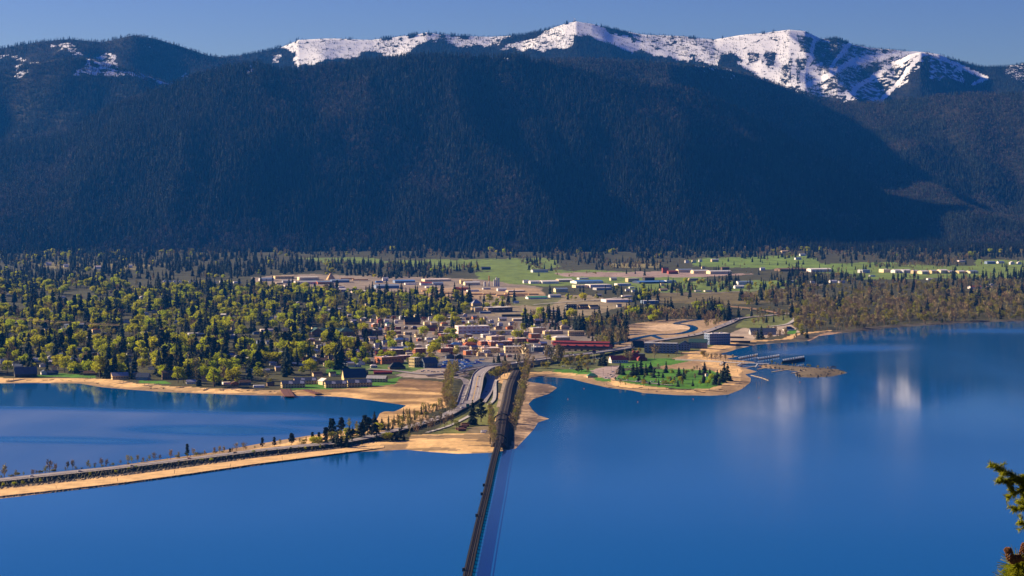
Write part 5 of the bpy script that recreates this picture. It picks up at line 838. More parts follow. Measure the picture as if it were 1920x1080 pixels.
    m = MB(); m.box(.3, 5.8, 12.8, Lb - .3, 10.2, 15.5); m.obj('clerestory', M['p_navy'], o); m = MB(); m.face(((-1, 4.6, 15.4), (Lb + 1, 4.6, 15.4), (Lb + 1, 8, 18.4), (-1, 8, 18.4))); m.face(((-1, 11.4, 15.4), (-1, 8, 18.4), (Lb + 1, 8, 18.4), (Lb + 1, 11.4, 15.4))); m.obj('upper_roof', M['p_red'], o)
    for i in range(9): m = MB(); x = 6 + i * (Lb - 12) / 8; m.box(x - .6, 1, -3, x + .6, 15, 1.997); m.obj('pier', M['p_dark'], o)
    for i in range(6): m = MB(); x = 10 + i * (Lb - 20) / 5; m.box(x - 1, -.9, 9.7, x + 1, 1.5, 11.4); m.obj('dormer', M['p_navy'], o)
    tag(o, 'long covered bridge with two tiers of red roof', 'behind the overpass', 'covered bridge', None, 1090); KEEPOUT.append((1034, 1146, 652, 668))
    B(1138, 1149, 654, 4, 'darkred', 'red', 'small kiosk with bright red roof', 'right of the red covered bridge', 'gable', rh=4, name='kiosk', cat='kiosk'); B(1184, 1209, 652, 4, 'dark', 'dark', 'dark house with steep black gables', 'left of the flat-roofed condo block', 'gable', yaw=20, rh=8, name='house', cat='house')
    Rr = 'of the red-roofed restaurant'
    B(1142, 1178, 681, 6, 'white', 'red', 'left wing with white wall', Rr, 'gable', yaw=14, asp=.6, rh=7, name='restaurant_wing', cat='restaurant', win=(1, 7, 2)); B(1174, 1198, 676, 7, 'darkred', 'red', 'middle wing', Rr, 'gable', yaw=14, asp=.6, rh=6, name='restaurant_wing', cat='restaurant'); B(1186, 1210, 674, 10, 'brown', 'slate', 'tall flat dark wing', Rr, 'flat', yaw=12, name='restaurant_wing', cat='restaurant'); B(1194, 1214, 677, 4, 'darkred', 'red', 'low right wing with red hip roof', Rr, 'hip', yaw=14, rh=5, name='restaurant_wing', cat='restaurant')
    B(1185, 1192, 664, 5, 'darkred', 'darkred', 'small red gabled hut', 'behind the red-roofed restaurant', 'cross', name='hut', cat='hut'); B(1193, 1199, 664, 5, 'darkred', 'darkred', 'smaller red gabled hut', 'behind the red-roofed restaurant', 'cross', name='hut', cat='hut')
    B(1100, 1121, 708, 3, 'tan', 'green', 'tan boathouse with green roof', 'at the corner of the park lot', 'hip', yaw=10, rh=4, name='boathouse', cat='boathouse'); B(1322, 1329, 706, 5, 'pinkwhite', 'brown', 'small pinkish hut with steep roof', 'among the park conifers', 'cross', yaw=20, name='hut', cat='hut')
# ------------------------------------------------------------------ roads, rails, bridges
def smooth(P, n=8):
    P = [np.array(p, float) for p in P]; out = []
    for i in range(len(P) - 1):
        a, b, c, d = P[max(0, i - 1)], P[i], P[i + 1], P[min(len(P) - 1, i + 2)]
        for k in range(n):
            t = k / n; out.append(.5 * (2 * b + (c - a) * t + (2 * a - 5 * b + 4 * c - d) * t * t + (3 * b - a - 3 * c + d) * t ** 3))
    out.append(P[-1]); return out
def sides(P, w):
    P = np.array(P); T = np.gradient(P[:, :2], axis=0); T /= np.linalg.norm(T, axis=1)[:, None] + 1e-9; N = np.stack([-T[:, 1], T[:, 0]], 1)
    A, B = P.copy(), P.copy(); A[:, :2] += N * w / 2; B[:, :2] -= N * w / 2; return A, B, N
def px_path(pts):
    return smooth([at(*p) if len(p) == 3 else gat(*p) for p in pts])
def ribbon(name, P, w, material, dz=.5, thick=None, kind=True, parent=None, off=0):
    P = np.array(P, float); A, B, N = sides(P, w); m = MB()
    if off: A[:, :2] += N * off; B[:, :2] += N * off
    A[:, 2] += dz; B[:, 2] += dz
    for i in range(len(P) - 1):
        m.face((B[i], B[i + 1], A[i + 1], A[i]))
        if thick:
            t = np.array((0, 0, thick)); m.face((A[i], A[i + 1], A[i + 1] - t, A[i] - t)); m.face((B[i + 1], B[i], B[i] - t, B[i + 1] - t)); m.face((A[i] - t, A[i + 1] - t, B[i + 1] - t, B[i] - t))
    o = m.obj(name, material, parent)
    return structure(o) if kind and not parent else o
def roads():
    A_ = M['asphalt']
    ribbon('highway', px_path([(690, 819, 5.5), (730, 810, 4.6), (770, 800, 4), (805, 790, 3.8), (835, 779, 3.8), (856, 768, 3.8), (874, 758, 3.8), (886, 750, 4.2)]), 17, A_, .3)
    ribbon('highway_shoulder', px_path([(690, 819, 5.5), (730, 810, 4.6), (770, 800, 4), (805, 790, 3.8), (835, 779, 3.8), (856, 768, 3.8), (874, 758, 3.8), (886, 750, 4.2)]), 1.2, M['p_dark'], 1.3, .9, off=-9.5)
    ribbon('curved_ramp', px_path([(846, 775), (864, 759), (869, 739), (875, 722), (872, 714), (865, 711), (850, 709), (820, 707)]), 11, A_, 1.2)
    ribbon('ramp_wall', px_path([(842, 773), (855, 760), (863, 738), (869, 722)]), 1.0, M['concrete'], 2.6, 2.5)
    ribbon('ramp_wall', px_path([(866, 760), (873, 742), (879, 725), (883, 714)]), 2.0, M['concrete'], 2.6, 2.5)
    ribbon('lower_road', px_path([(902, 756), (913, 738), (919, 724), (921, 714), (916, 702), (905, 696)]), 14, A_, 1.2); ribbon('bike_path', px_path([(916, 760), (926, 750), (928, 735), (928, 718), (932, 713)]), 5, M['concrete'], 1.2); ribbon('dirt_track', px_path([(938, 765), (943, 745), (947, 728), (950, 714)]), 11, M['dirt'], 1.0)
    ribbon('town_street', px_path([(690, 693), (740, 696), (790, 702), (840, 703), (875, 699)]), 14, A_, 1.2); ribbon('town_street', px_path([(880, 706), (870, 706), (840, 703)]), 7, A_, 1.2); ribbon('town_street', px_path([(900, 668), (940, 668), (990, 665), (1060, 668)]), 9, A_, 1.2)
    ribbon('causeway_path', px_path([(800, 812), (840, 800), (870, 786), (890, 774)]), 5, M['concrete'], .9)
    ribbon('bypass', px_path([(1176, 652), (1220, 641.5), (1270, 634), (1310, 627), (1345, 615), (1368, 606), (1380, 600), (1400, 596), (1440, 592.5), (1480, 588), (1600, 580)]), 17, A_, 1.6); ribbon('loop_road', px_path([(1440, 613), (1473, 609), (1487, 602), (1490, 597), (1484, 592), (1474, 588)]), 9, M['concrete'], 1.2)
    ribbon('far_road', px_path([(1480, 575), (1560, 573), (1640, 571)]), 9, A_, 1.6); ribbon('farm_road', px_path([(1180, 546), (1300, 552), (1400, 546), (1480, 541), (1560, 533)]), 9, A_, 1.5); ribbon('yard_road', px_path([(1000, 572), (1060, 567), (1120, 563), (1180, 556)]), 10, M['concrete'], 1.5); ribbon('farm_road', px_path([(1240, 499.5), (1400, 497), (1540, 494), (1700, 500)]), 10, M['dark_slope'], 1.6)
    ribbon('park_road', px_path([(1146, 713), (1180, 715), (1220, 719), (1260, 723)]), 7, A_, .8)
    # creek channels on the drained flats
    for pts, w in (([(1100, 652), (1160, 643), (1200, 633), (1230, 628), (1270, 626), (1293, 621), (1301, 615), (1291, 610), (1268, 607), (1290, 602), (1330, 597)], 17), ([(1222, 629), (1236, 634), (1250, 639)], 14), ([(1130, 636), (1180, 628), (1212, 626)], 12)): ribbon('creek', px_path(pts), w, M['water'], .45)
    # overpass bridge
    P = px_path([(886, 751, 4.2), (892, 727, 8), (896, 707, 9.5), (901, 698.5, 10), (912, 690.5, 10), (927, 686, 10), (946, 683, 10), (972, 679.5, 10), (1002, 675.5, 10), (1027, 672, 10), (1059, 668, 9.5), (1115, 661, 8.5), (1165, 654, 6), (1181, 651, 4.6)])
    o = empty('overpass', (0, 0, 0)); ribbon('deck', P, 18, A_, 0, 1.5, parent=o)
    for q in (-1, 1): ribbon('parapet', P, .5, M['concrete'], 1.05, 1.05, parent=o, off=q * 9.3)
    ribbon('centre_line', P[:18], .9, M['yellow_line'], .02, parent=o)
    for q in (-4.6, 4.6): ribbon('lane_line', P[:30], .35, M['white'], .02, parent=o, off=q)
    for i in range(10, len(P) - 14, 4):
        m = MB(); p = P[i]; m.box(p[0] - 5, p[1] - .9, 0, p[0] + 5, p[1] + .9, p[2] - 1.503); m.obj('pier', M['concrete'], o)
    tag(o, 'curved highway overpass with concrete parapets', 'above the railway in front of downtown', 'overpass', None, 950)
    P2 = px_path([(800, 703.5, 4.5), (840, 700.5, 6), (875, 694, 8.5), (905, 687.6, 9.5), (930, 684.2, 10.05), (946, 681.3, 10.1)])
    o = empty('ramp_bridge', (0, 0, 0)); ribbon('deck', P2, 9, A_, 0, 1.4, parent=o)
    for q in (-1, 1): ribbon('parapet', P2, .5, M['concrete'], 1.0, 1.0, parent=o, off=q * 4.7)
    for i in range(10, len(P2) - 6, 5): m = MB(); p = P2[i]; m.box(p[0] - 2, p[1] - .8, 0, p[0] + 2, p[1] + .8, p[2] - 1.403); m.obj('pier', M['concrete'], o)
    tag(o, 'slim concrete ramp bridge', 'passing below the blue boat covers', 'ramp bridge', None, 870)
    # old brown trestle at the bypass curve
    P3 = px_path([(1364, 573, 13), (1400, 576, 13), (1430, 580, 12), (1458, 585.5, 11)]); o = empty('trestle_bridge', (0, 0, 0)); ribbon('deck', P3, 6, M['p_brown'], 0, 2.6, parent=o)
    for i in range(2, len(P3), 4): m = MB(); p = P3[i]; m.box(p[0] - 1, p[1] - 2, 0, p[0] + 1, p[1] + 2, p[2] - 2.603); m.obj('pier', M['p_tan'], o)
    tag(o, 'rust-brown railway trestle on pale piers', 'behind the bypass curve', 'trestle', None, 1410)
    # highway sign, billboard
    p = gat(877, 768, 0); o = empty('highway_sign', p); 
    for q in (-2, 2): m = MB(); m.tube((q, 0, -1), (q, 0, 4.197), .15, .15); m.obj('post', M['steel'], o)
    m = MB(); m.box(-2.2, -.12, 4.2, 2.2, .12, 8); m.obj('panel', M['p_green'], o); tag(o, 'green highway sign seen from behind the lanes', 'at the highway split', 'road sign', None, 877)
    p = gat(1114, 678); o = empty('pole_sign', p); 
    for q in (-2, 2): m = MB(); m.tube((q, 0, -1), (q, 0, 15.497), .3, .3); m.obj('post', M['p_white'], o)
    m = MB(); m.box(-3.2, -.5, 15.5, 3.2, .5, 19); m.obj('panel', M['p_navy'], o); m = MB(); m.box(-3, -.5, 19.003, 3, .5, 21); m.obj('upper_panel', M['p_red'], o); tag(o, 'tall two-post sign with red and navy panels', 'in front of the overpass', 'sign', None, 1114)

def causeway():
    xs = [-700, -300, 0, 120, 240, 360, 480, 560, 640, 720]
    rows = [([985, 936, 896.5, 883.5, 871.5, 857, 842, 834, 826.5, 812.5], 5.8), ([993, 942.5, 902.5, 889.5, 876.5, 862, 847, 838.5, 831, 817], 5.8), ([1006, 954, 913, 900, 886.5, 871, 855, 846, 838, 822], 2.4), ([1010, 958, 917.5, 904.5, 891, 875, 858.5, 849.5, 841, 828], 1.9), ([1024, 972, 930, 917, 903.5, 887, 869.5, 859.5, 849, 839], 1.3), ([1034, 980, 937, 924, 909, 893, 875, 863, 852, 843], -1.2)]
    X = np.linspace(-700, 720, 700); L = []
    for y, z in rows: L.append(np.array([at(px, np.interp(px, xs, y), z) for px in X]))
    back = L[0] + np.array((0, 16, -7.2)); L = [back] + L
    def strip(name, a, b, mt, n=1, jit=0, sd=0):
        m = MB(); A, B = L[a], L[b]; G = []
        for k in range(n + 1):
            t = k / n; P = A * (1 - t) + B * t; P = P.copy()
            if jit and (0 < k < n): P[:, 2] += jit * RNG.uniform(-1, 1, len(P)); P[:, 1] += jit * 2 * RNG.uniform(-1, 1, len(P))
            elif jit and k == n: P[:, 1] += jit * 2.5 * RNG.uniform(-1, 1, len(P))
            G.append(P)
        for k in range(n):
            for i in range(len(X) - 1): m.face((G[k + 1][i], G[k + 1][i + 1], G[k][i + 1], G[k][i]))
        structure(m.obj(name, mt))
    strip('embankment', 0, 1, M['dark_slope'], 3, .5); strip('causeway_road', 1, 2, M['asphalt']); strip('embankment', 2, 3, M['dark_slope'], 5, .9); strip('rock_bank', 3, 4, M['rock'], 3, .8); strip('causeway_sand', 4, 5, M['sand'], 4, .06); strip('rock_bank', 5, 6, M['rock'], 4, .9)
    m = MB(); P = L[2] + np.array((0, .8, .8)); Q = P + np.array((0, 0, .35))
    for i in range(0, len(X) - 1, 2): m.face((P[i], P[i + 2 if i + 2 < len(X) else -1], Q[i + 2 if i + 2 < len(X) else -1], Q[i]))
    for i in range(0, len(X), 5): m.box(P[i][0] - .1, P[i][1] + .003, P[i][2] - 1.2, P[i][0] + .1, P[i][1] + .2, P[i][2] + .2)
    o = m.obj('guardrail', M['steel']); tag(o, 'long steel guardrail along the causeway road', 'above the dark rock slope', 'guardrail', None, 240)
    for px, py, h in [(105, 916, 5), (220, 902, 5), (327, 888, 6), (432, 875, 5), (529, 862, 6)]:
        p = at(px, py, 1.3); m = MB(); hh = h * p[1] / F; m.tube((0, 0, -.5), (0, 0, hh), .25, .2, 6); m.tube((0, 0, hh + .002), (0, 0, hh + .4), .4, .3, 6); o = m.obj('marker_post', M['wood']); o.location = p; tag(o, 'thin wooden marker post', 'on the causeway sand strip', 'post', 'posts on the causeway sand', px)

def railway():
    zt = 6.2
    land = [(968, 694, 4.5), (956, 721, 5), (950, 750, 5.2), (946, 766, 5.4), (942, 785, 5.8), (938.5, 810, zt), (935, 830, zt)]
    P = smooth([at(*p) for p in land]); A, B, N = sides(P, 10); m = MB(); A2, B2, _ = sides(P, 22); A2[:, 2] = 0; B2[:, 2] = 0
    for i in range(len(P) - 1):
        m.face((B[i], B[i + 1], A[i + 1], A[i])); m.face((A[i], A[i + 1], A2[i + 1], A2[i])); m.face((B2[i], B2[i + 1], B[i + 1], B[i]))
    structure(m.obj('railway_bed', M['ballast']))
    e = len(P) - 1; m = MB(); m.face((B[e], B2[e], A2[e], A[e])); structure(m.obj('railway_abutment', M['rock']))
    o = empty('railway_track', (0, 0, 0))
    for q in (-3.2, -1.7, 1.7, 3.2): ribbon('rail', P, .22, M['steel'], .35, .3, parent=o, off=q)
    tag(o, 'double railway track on dark ballast', 'between the bare hedges', 'railway track', None, 948)
    Pb = smooth([at(*p) for p in [(935, 830, zt), (929, 850, zt), (921.5, 880, zt), (915, 910, zt), (900, 972, zt), (877.5, 1072, zt), (853, 1190, zt), (820, 1380, zt)]])
    o = empty('railway_bridge', (0, 0, 0)); ribbon('deck', Pb, 6.6, M['rail_brown'], 0, .7, parent=o); ribbon('ballast_strip', Pb, 4.4, M['rail_brown'], .06, parent=o)
    for q in (-.85, .85): ribbon('rail', Pb, .2, M['steel'], .4, .35, parent=o, off=q)
    for q in (-1, 1): ribbon('walkway_rail', Pb, .12, M['rail_brown'], 1.2, .5, parent=o, off=q * 3.25); ribbon('girder', Pb, .5, M['dark_metal'], -.703, 1.5, parent=o, off=q * 2.4)
    Q = np.array(Pb); d = np.concatenate([[0], np.cumsum(np.linalg.norm(np.diff(Q, axis=0), axis=1))]); n = int(d[-1] // 17)
    for i in range(1, n):
        x, y, z = [np.interp(i * 17, d, Q[:, k]) for k in range(3)]; m = MB(); m.box(x - 2.9, y - .8, -2.5, x + 2.9, y + .8, z - 3.006); m.obj('pier', M['dark_metal'], o)
    for px, py in [(908, 911), (904, 927.5), (894.5, 968), (870.5, 1070)]:
        p = at(px, py, zt); m = MB(); m.box(p[0] - 1.6, p[1] - 1.6, zt - .5, p[0] + 1.6, p[1] + 1.6, zt + .1); m.box(p[0] - 1.5, p[1] - 1.5, zt + .103, p[0] + .8, p[1] + 1.5, zt + 2.2); m.obj('refuge_box', M['dark_metal'], o)
    tag(o, 'long dark railway bridge on closely spaced piers', 'crossing the lake toward the viewer', 'railway bridge', None, 900)
    for px, py, w, l in [(942, 787, 22, 'upper arched footbridge'), (934, 825, 19, 'lower arched footbridge')]:
        p = at(px, py, zt); m = MB(); n = 14; h = w * .30
        pts = [(-w / 2 + w * i / n, 0, h * (1 - (2 * i / n - 1) ** 2) - 1.5 + 3) for i in range(n + 1)]
        for i in range(n):
            a, b = pts[i], pts[i + 1]; m.box(a[0], -1.4, min(a[2], b[2]) - .5, b[0] - .003, 1.4, max(a[2], b[2]) + .3)
        o = empty('footbridge', p, .05); m.obj('arch_span', M['dark_metal'], o)
        for q in (-1, 1): m = MB(); m.box(q * w / 2 - .6, -1.2, -7, q * w / 2 + .6, 1.2, 1.2); m.obj('pier', M['dark_metal'], o)
        tag(o, 'dark ' + l, 'over the railway at the shore', 'footbridge', None, px)

# ------------------------------------------------------------------ marina, boats, cars, small things
def dock(pts, w, z, mt, base, where, lamps=0, tall=.8, posts=0, name='dock', cat='dock'):
    P = smooth([at(a, b, z) for a, b in pts], 3); o = empty(name, P[0]); o2 = np.array(P[0]); Q = [p - o2 for p in P]
    ribbon('deck', Q, w, mt, 0, tall, parent=o); L = len(Q)
    for i in range(lamps):
        t = i / max(1, lamps - 1) * (L - 1); k = min(L - 2, int(t)); p = Q[k] + (Q[k + 1] - Q[k]) * (t - k); m = MB(); m.tube(p + (0, 0, .003), p + (0, 0, 1.6), .18, .18, 5); m.tube(p + (0, 0, 1.603), p + (0, 0, 3.0), 1.2, .9, 7); m.obj('white_float', M['p_white'], o)
    for i in range(posts):
        t = i / max(1, posts - 1) * (L - 1); k = min(L - 2, int(t)); p = Q[k] + (Q[k + 1] - Q[k]) * (t - k); m = MB(); m.tube((p[0], p[1] + w / 2 + .3, p[2] - z - 2.5), (p[0], p[1] + w / 2 + .3, p[2] + 2.5), .25, .25, 6); m.obj('post', M['wood'], o)
    return tag(o, base, where, cat, None, pts[0][0])
def marina():
    W_ = M['wood']
    dock([(1386, 672.5), (1420, 666)], 3, 1, W_, 'left floating dock dotted with white floats', 'in the marina basin', 11); dock([(1422, 673.5), (1460, 667.5)], 3, 1, W_, 'middle floating dock dotted with white floats', 'in the marina basin', 11)
    dock([(1469, 676.5), (1507, 670.5)], 5, 5, M['dark_metal'], 'dark wall-like breakwater dock with white floats', 'at the right end of the marina basin', 11, 5)
    dock([(1267, 673), (1310, 675), (1356, 677.5)], 6, 4, M['concrete'], 'long grey marina walkway', 'behind the lakeside park', 0, 3.2); dock([(1356, 678), (1400, 680), (1442, 681.5)], 4, 3, M['p_lightgrey'], 'marina walkway with pale railings', 'leading to the rocky breakwater', 0, 1, 14)
    for a, l in (([(1349, 684), (1356.5, 678.5)], 'left'), ([(1382, 685), (1391, 679)], 'middle'), ([(1416, 688), (1420, 682)], 'right')): dock(a, 2, 3, M['p_lightgrey'], l + ' sloping pale gangway', 'below the marina walkway', 0, .8, 3, 'gangway', 'gangway')
    for a in ([(1322, 689), (1350, 684)], [(1366, 687.5), (1384, 684)], [(1392, 690), (1418, 686)], [(1420, 692), (1456, 686)], [(1447, 697), (1487, 691)], [(1484, 699.5), (1516, 693.5)]): dock(a, 3, .7, M['p_tan'], 'low tan finger dock', 'in front of the rocky breakwater', 0, .6, 5)
    dock([(1295, 681.5), (1320, 678.5)], 7, 1.5, M['p_tan'], 'pale barge-like raft stranded on mud', 'left of the sloping gangways', 0, 1.2)
    dock([(1408, 703), (1428, 708), (1441, 713)], 1.5, .6, M['p_tan'], 'thin floating boom', 'around the park pilings', 0, .4)
    for px, py, h in [(1418.5, 727, 11), (1423.5, 725, 9), (1428, 723, 9), (1432, 718.5, 6), (1437, 717, 8), (1441.5, 715, 7), (1417.5, 711, 11), (1422, 709, 9), (1429.5, 710, 7), (1435, 711, 6), (1397, 728, 3), (1394, 727, 3), (1383, 698, 5), (1392, 700, 4), (1384, 728, 3)]:
        p = at(px, py, 0); m = MB(); hh = h * p[1] / F; m.tube((0, 0, -3), (0, 0, hh), .32, .28, 7); m.tube((0, 0, hh + .002), (0, 0, hh + .5), .36, .1, 7); o = m.obj('piling', M['wood']); o.location = p; tag(o, 'bare wooden piling', 'in the water off the park tip', 'piling', 'pilings off the park', px)
    p = at(1562, 692, 2.6); o = empty('gazebo', p, .2); m = MB()
    for q in ((-4, -2), (4, -2), (4, 2), (-4, 2)): m = MB(); m.tube((*q, -1), (*q, 3), .3, .3, 6); m.obj('post', M['p_dark'], o)
    m = MB(); m.face(((-5.5, -3.5, 3), (5.5, -3.5, 3), (3, 0, 5), (-3, 0, 5))); m.face(((5.5, 3.5, 3), (-5.5, 3.5, 3), (-3, 0, 5), (3, 0, 5))); m.face(((5.5, -3.5, 3), (5.5, 3.5, 3), (3, 0, 5))); m.face(((-5.5, 3.5, 3), (-5.5, -3.5, 3), (-3, 0, 5))); m.face(((-5.5, 3.5, 2.99), (5.5, 3.5, 2.99), (5.5, -3.5, 2.99), (-5.5, -3.5, 2.99))); m.obj('roof', M['p_dark'], o); tag(o, 'small dark gazebo', 'on the tip of the rocky breakwater', 'gazebo', None, 1562)
    # rocky rim of the breakwater
    m = MB(); C0 = np.mean(BK, axis=0)
    for i in range(len(BK)):
        a, b = np.array(BK[i]), np.array(BK[(i + 1) % len(BK)]); n = max(2, int(np.linalg.norm(b - a) / 6))
        for k in range(n):
            q = a + (b - a) * (k + random.random()) / n; v = C0 - q; v /= np.linalg.norm(v); q = q + v * random.uniform(0, 40) ; s = random.uniform(1.2, 3.2); z = random.uniform(-.5, 1.2)
            m.tube((q[0], q[1], z - s * .6), (q[0] + random.uniform(-.5, .5), q[1] + random.uniform(-.5, .5), z + s * .7), s, s * .4, 5)
    structure(m.obj('breakwater_rocks', M['rock']))
    # resort docks and lake-house docks
    dock([(534, 729), (543, 743)], 15, 2.6, M['redwood'], 'broad red-brown pier', 'left below the resort lawn', 0, 1.2, 6, 'pier', 'pier'); dock([(571, 730), (597, 738)], 11, 2.6, M['redwood'], 'red-brown pier with pale stripe', 'right below the resort lawn', 0, 1, 7, 'pier', 'pier')
    for a, w in (([(15, 714), (45, 710.5)], 9), ([(98, 708), (113, 707)], 8), ([(147, 709), (156, 708.5)], 8), ([(160, 711), (172, 709.5)], 8), ([(224, 719), (245, 716)], 9), ([(270, 723), (296, 721)], 10), ([(331, 727), (352, 724)], 6), ([(383, 731), (394, 727)], 5), ([(412, 731), (430, 728)], 8), ([(436, 730), (444, 727)], 8), ([(475, 733), (492, 730)], 6)): dock(a, w, 2.2, M['wood'], 'grey wooden dock', 'on the dry left beach', 0, .9, 4)
    # boats under bright blue covers
    hull = MB(); hull.face(((-3.2, -1.2, 0), (3, -1.2, 0), (4.2, 0, 0), (3, 1.2, 0), (-3.2, 1.2, 0))[::-1]); s0 = [(-3.4, -1.4, 1.2), (3.1, -1.4, 1.3), (4.6, 0, 1.5), (3.1, 1.4, 1.3), (-3.4, 1.4, 1.2)]; b0 = [(-3.2, -1.2, 0), (3, -1.2, 0), (4.2, 0, 0), (3, 1.2, 0), (-3.2, 1.2, 0)]
    for i in range(5): j = (i + 1) % 5; hull.face((b0[i], b0[j], s0[j], s0[i]))
    cov = MB(); rdg = [(-3.3, 0, 2.5), (3.2, 0, 2.6)]; cov.face((s0[0], s0[1], rdg[1], rdg[0])); cov.face((s0[1], s0[2], rdg[1])); cov.face((s0[2], s0[3], rdg[1])); cov.face((s0[3], s0[4], rdg[0], rdg[1])); cov.face((s0[4], s0[0], rdg[0]))
    hm = bpy.data.meshes.new('hull'); hm.from_pydata(hull.V, [], hull.F); hm.materials.append(M['p_white']); cm = bpy.data.meshes.new('cover'); cm.from_pydata(cov.V, [], cov.F); M['tarp'] = mat('blue_tarp', (.012, .11, .48), .6, .2, .5); cm.materials.append(M['tarp']); cm2 = cm.copy(); cm2.materials.clear(); cm2.materials.append(mat('pale_tarp', (.06, .19, .42), .6, .2, .5)); n = 0; tries = 0; used = []
    while n < 50 and tries < 3000:
        tries += 1; px, py = random.uniform(822, 908), random.uniform(674, 695)
        if not inpoly([px], [py], [(824, 694), (826, 681), (858, 675), (905, 675), (912, 680), (880, 690), (862, 695)])[0] or any(abs(px - a) < 4 and abs(py - b) < 1.6 for a, b in used): continue
        used.append((px, py)); o = empty('covered_boat', gat(px, py, .6), random.uniform(-.25, .25) + (3.14 if random.random() < .5 else 0)); k = random.uniform(.8, 1.15); o.scale = (k, k, k)
        for me in (hm, cm if random.random() < .7 else cm2): c = bpy.data.objects.new(me.name.split('.')[0], me); COL.objects.link(c); c.parent = o
        row = 'in the front row' if py > 688 else 'in the middle rows' if py > 681 else 'in the back row'; tag(o, 'boat under a blue cover', row, 'boat', 'boats under blue covers', px); n += 1
    KEEPOUT.append((820, 915, 672, 700))
    structure(ribbon('boat_yard', px_path([(822, 687), (850, 684), (905, 679)]), 120, M['p_slate'], .75))
    # stacked brown boats and pale rocks by the shore
    for px, py, w in [(862, 806, 6), (868, 803, 6), (872, 800, 5.5), (866, 808, 6.5), (873, 797, 5)]:
        m = MB(); m.box(-3, -1.2, 0, 3, 1.2, 1.4); m.box(-3.6, -1.5, 1.403, 3.6, 1.5, 1.9); o = m.obj('flat_barge', M['redwood']); o.location = gat(px, py, .2); o.scale = (1.6, 1.6, 1.4); o.rotation_euler = (0, 0, .25); tag(o, 'red-brown flat barge section', 'stacked near the two tall conifers', 'barge section', 'barge sections on the shore', px)
    for i in range(9):
        m = MB(); leaf = random.Random(i); pts = []; n_ = 7
        for z, r in ((0, 1.3), (.9, 1.1), (1.6, .5)): pts.append([(r * leaf.uniform(.8, 1.2) * math.cos(6.283 * k / n_), r * leaf.uniform(.8, 1.2) * math.sin(6.283 * k / n_), z) for k in range(n_)])
        for a, b in ((0, 1), (1, 2)):
            for k in range(n_): j = (k + 1) % n_; m.face((pts[a][k], pts[a][j], pts[b][j], pts[b][k]))
        m.face(pts[2]); o = m.obj('boulder', M['p_white']); px = 903 + (i % 5) * 2.3; o.location = gat(px, 809 + (i // 5) * 2.6, .2); tag(o, 'pale rounded boulder', 'in the pile left of the railway', 'boulder', 'pile of pale boulders', px)
    for i in range(46):
        if i < 26: px = random.uniform(0, 640); py = np.interp(px, [0, 60, 150, 250, 470, 640], [714, 713, 715, 725, 734, 739]) + random.uniform(-2, 2)
        else: px = random.uniform(1130, 1390); py = np.interp(px, [1130, 1207, 1332, 1390], [722, 730, 735, 722]) + random.uniform(-3, 3)
        m = MB(); m.tube((-4, 0, .35), (4, .4, .45), .5, .3, 6); o = m.obj('driftwood_log', M['wood']); o.location = gat(px, py); o.rotation_euler = (0, 0, random.uniform(0, 3)); tag(o, 'grey driftwood log', 'on the left beach' if i < 26 else 'on the park beach', 'log', 'driftwood logs', px)
    for px, py in [(1095, 729), (1065, 749), (1196, 754), (1423, 746), (1500, 717), (1300, 749)]:
        m = MB(); m.tube((0, 0, -.6), (0, 0, .5), .8, .7, 8); m.tube((0, 0, .502), (0, 0, 1.7), .45, .1, 8); o = m.obj('buoy', M['p_orange']); o.location = at(px, py, 0); tag(o, 'tiny orange-red buoy', 'floating off the park beach', 'buoy', 'buoys off the park', px)
    # boom fence along the park beach
    P = [gat(x, y) for x, y in ((1137, 722), (1160, 726), (1187, 729), (1216, 731.5), (1250, 731), (1295, 731), (1330, 733), (1362, 735.5))]; m = MB()
    for p in P: m.tube((p[0], p[1], p[2] - 1), (p[0], p[1], p[2] + 3.5), .3, .25, 6)
    for a, b in zip(P, P[1:]): m.tube((a[0], a[1], a[2] + .6), (b[0], b[1], b[2] + .6), .35, .35, 6)
    tag(m.obj('beach_boom', M['wood']), 'dark log boom on posts', 'along the park beach', 'log boom', None, 1250)
    for px, py, h in [(1131, 704, 11), (1146, 699, 11), (1140, 708, 8), (1307, 728, 6), (1339, 725, 7), (1326, 726, 6), (1153, 668, 9)]:
        p = gat(px, py); hh = h * p[1] / F; m = MB(); m.tube((0, 0, -.5), (0, 0, hh), .22, .15, 6); o = empty('lamp_post', p); m.obj('pole', M['dark_metal'], o); m = MB(); m.box(-.8, -.3, hh + .003, .8, .3, hh + .4); m.obj('lamp_head', M['dark_metal'], o); tag(o, 'slim dark lamp post', 'in the park', 'lamp post', 'lamp posts of the park', px)
CARC = dict(white=(.75, .74, .72), dark=(.03, .03, .035), red=(.30, .02, .02), blue=(.04, .10, .30), silver=(.45, .46, .48))
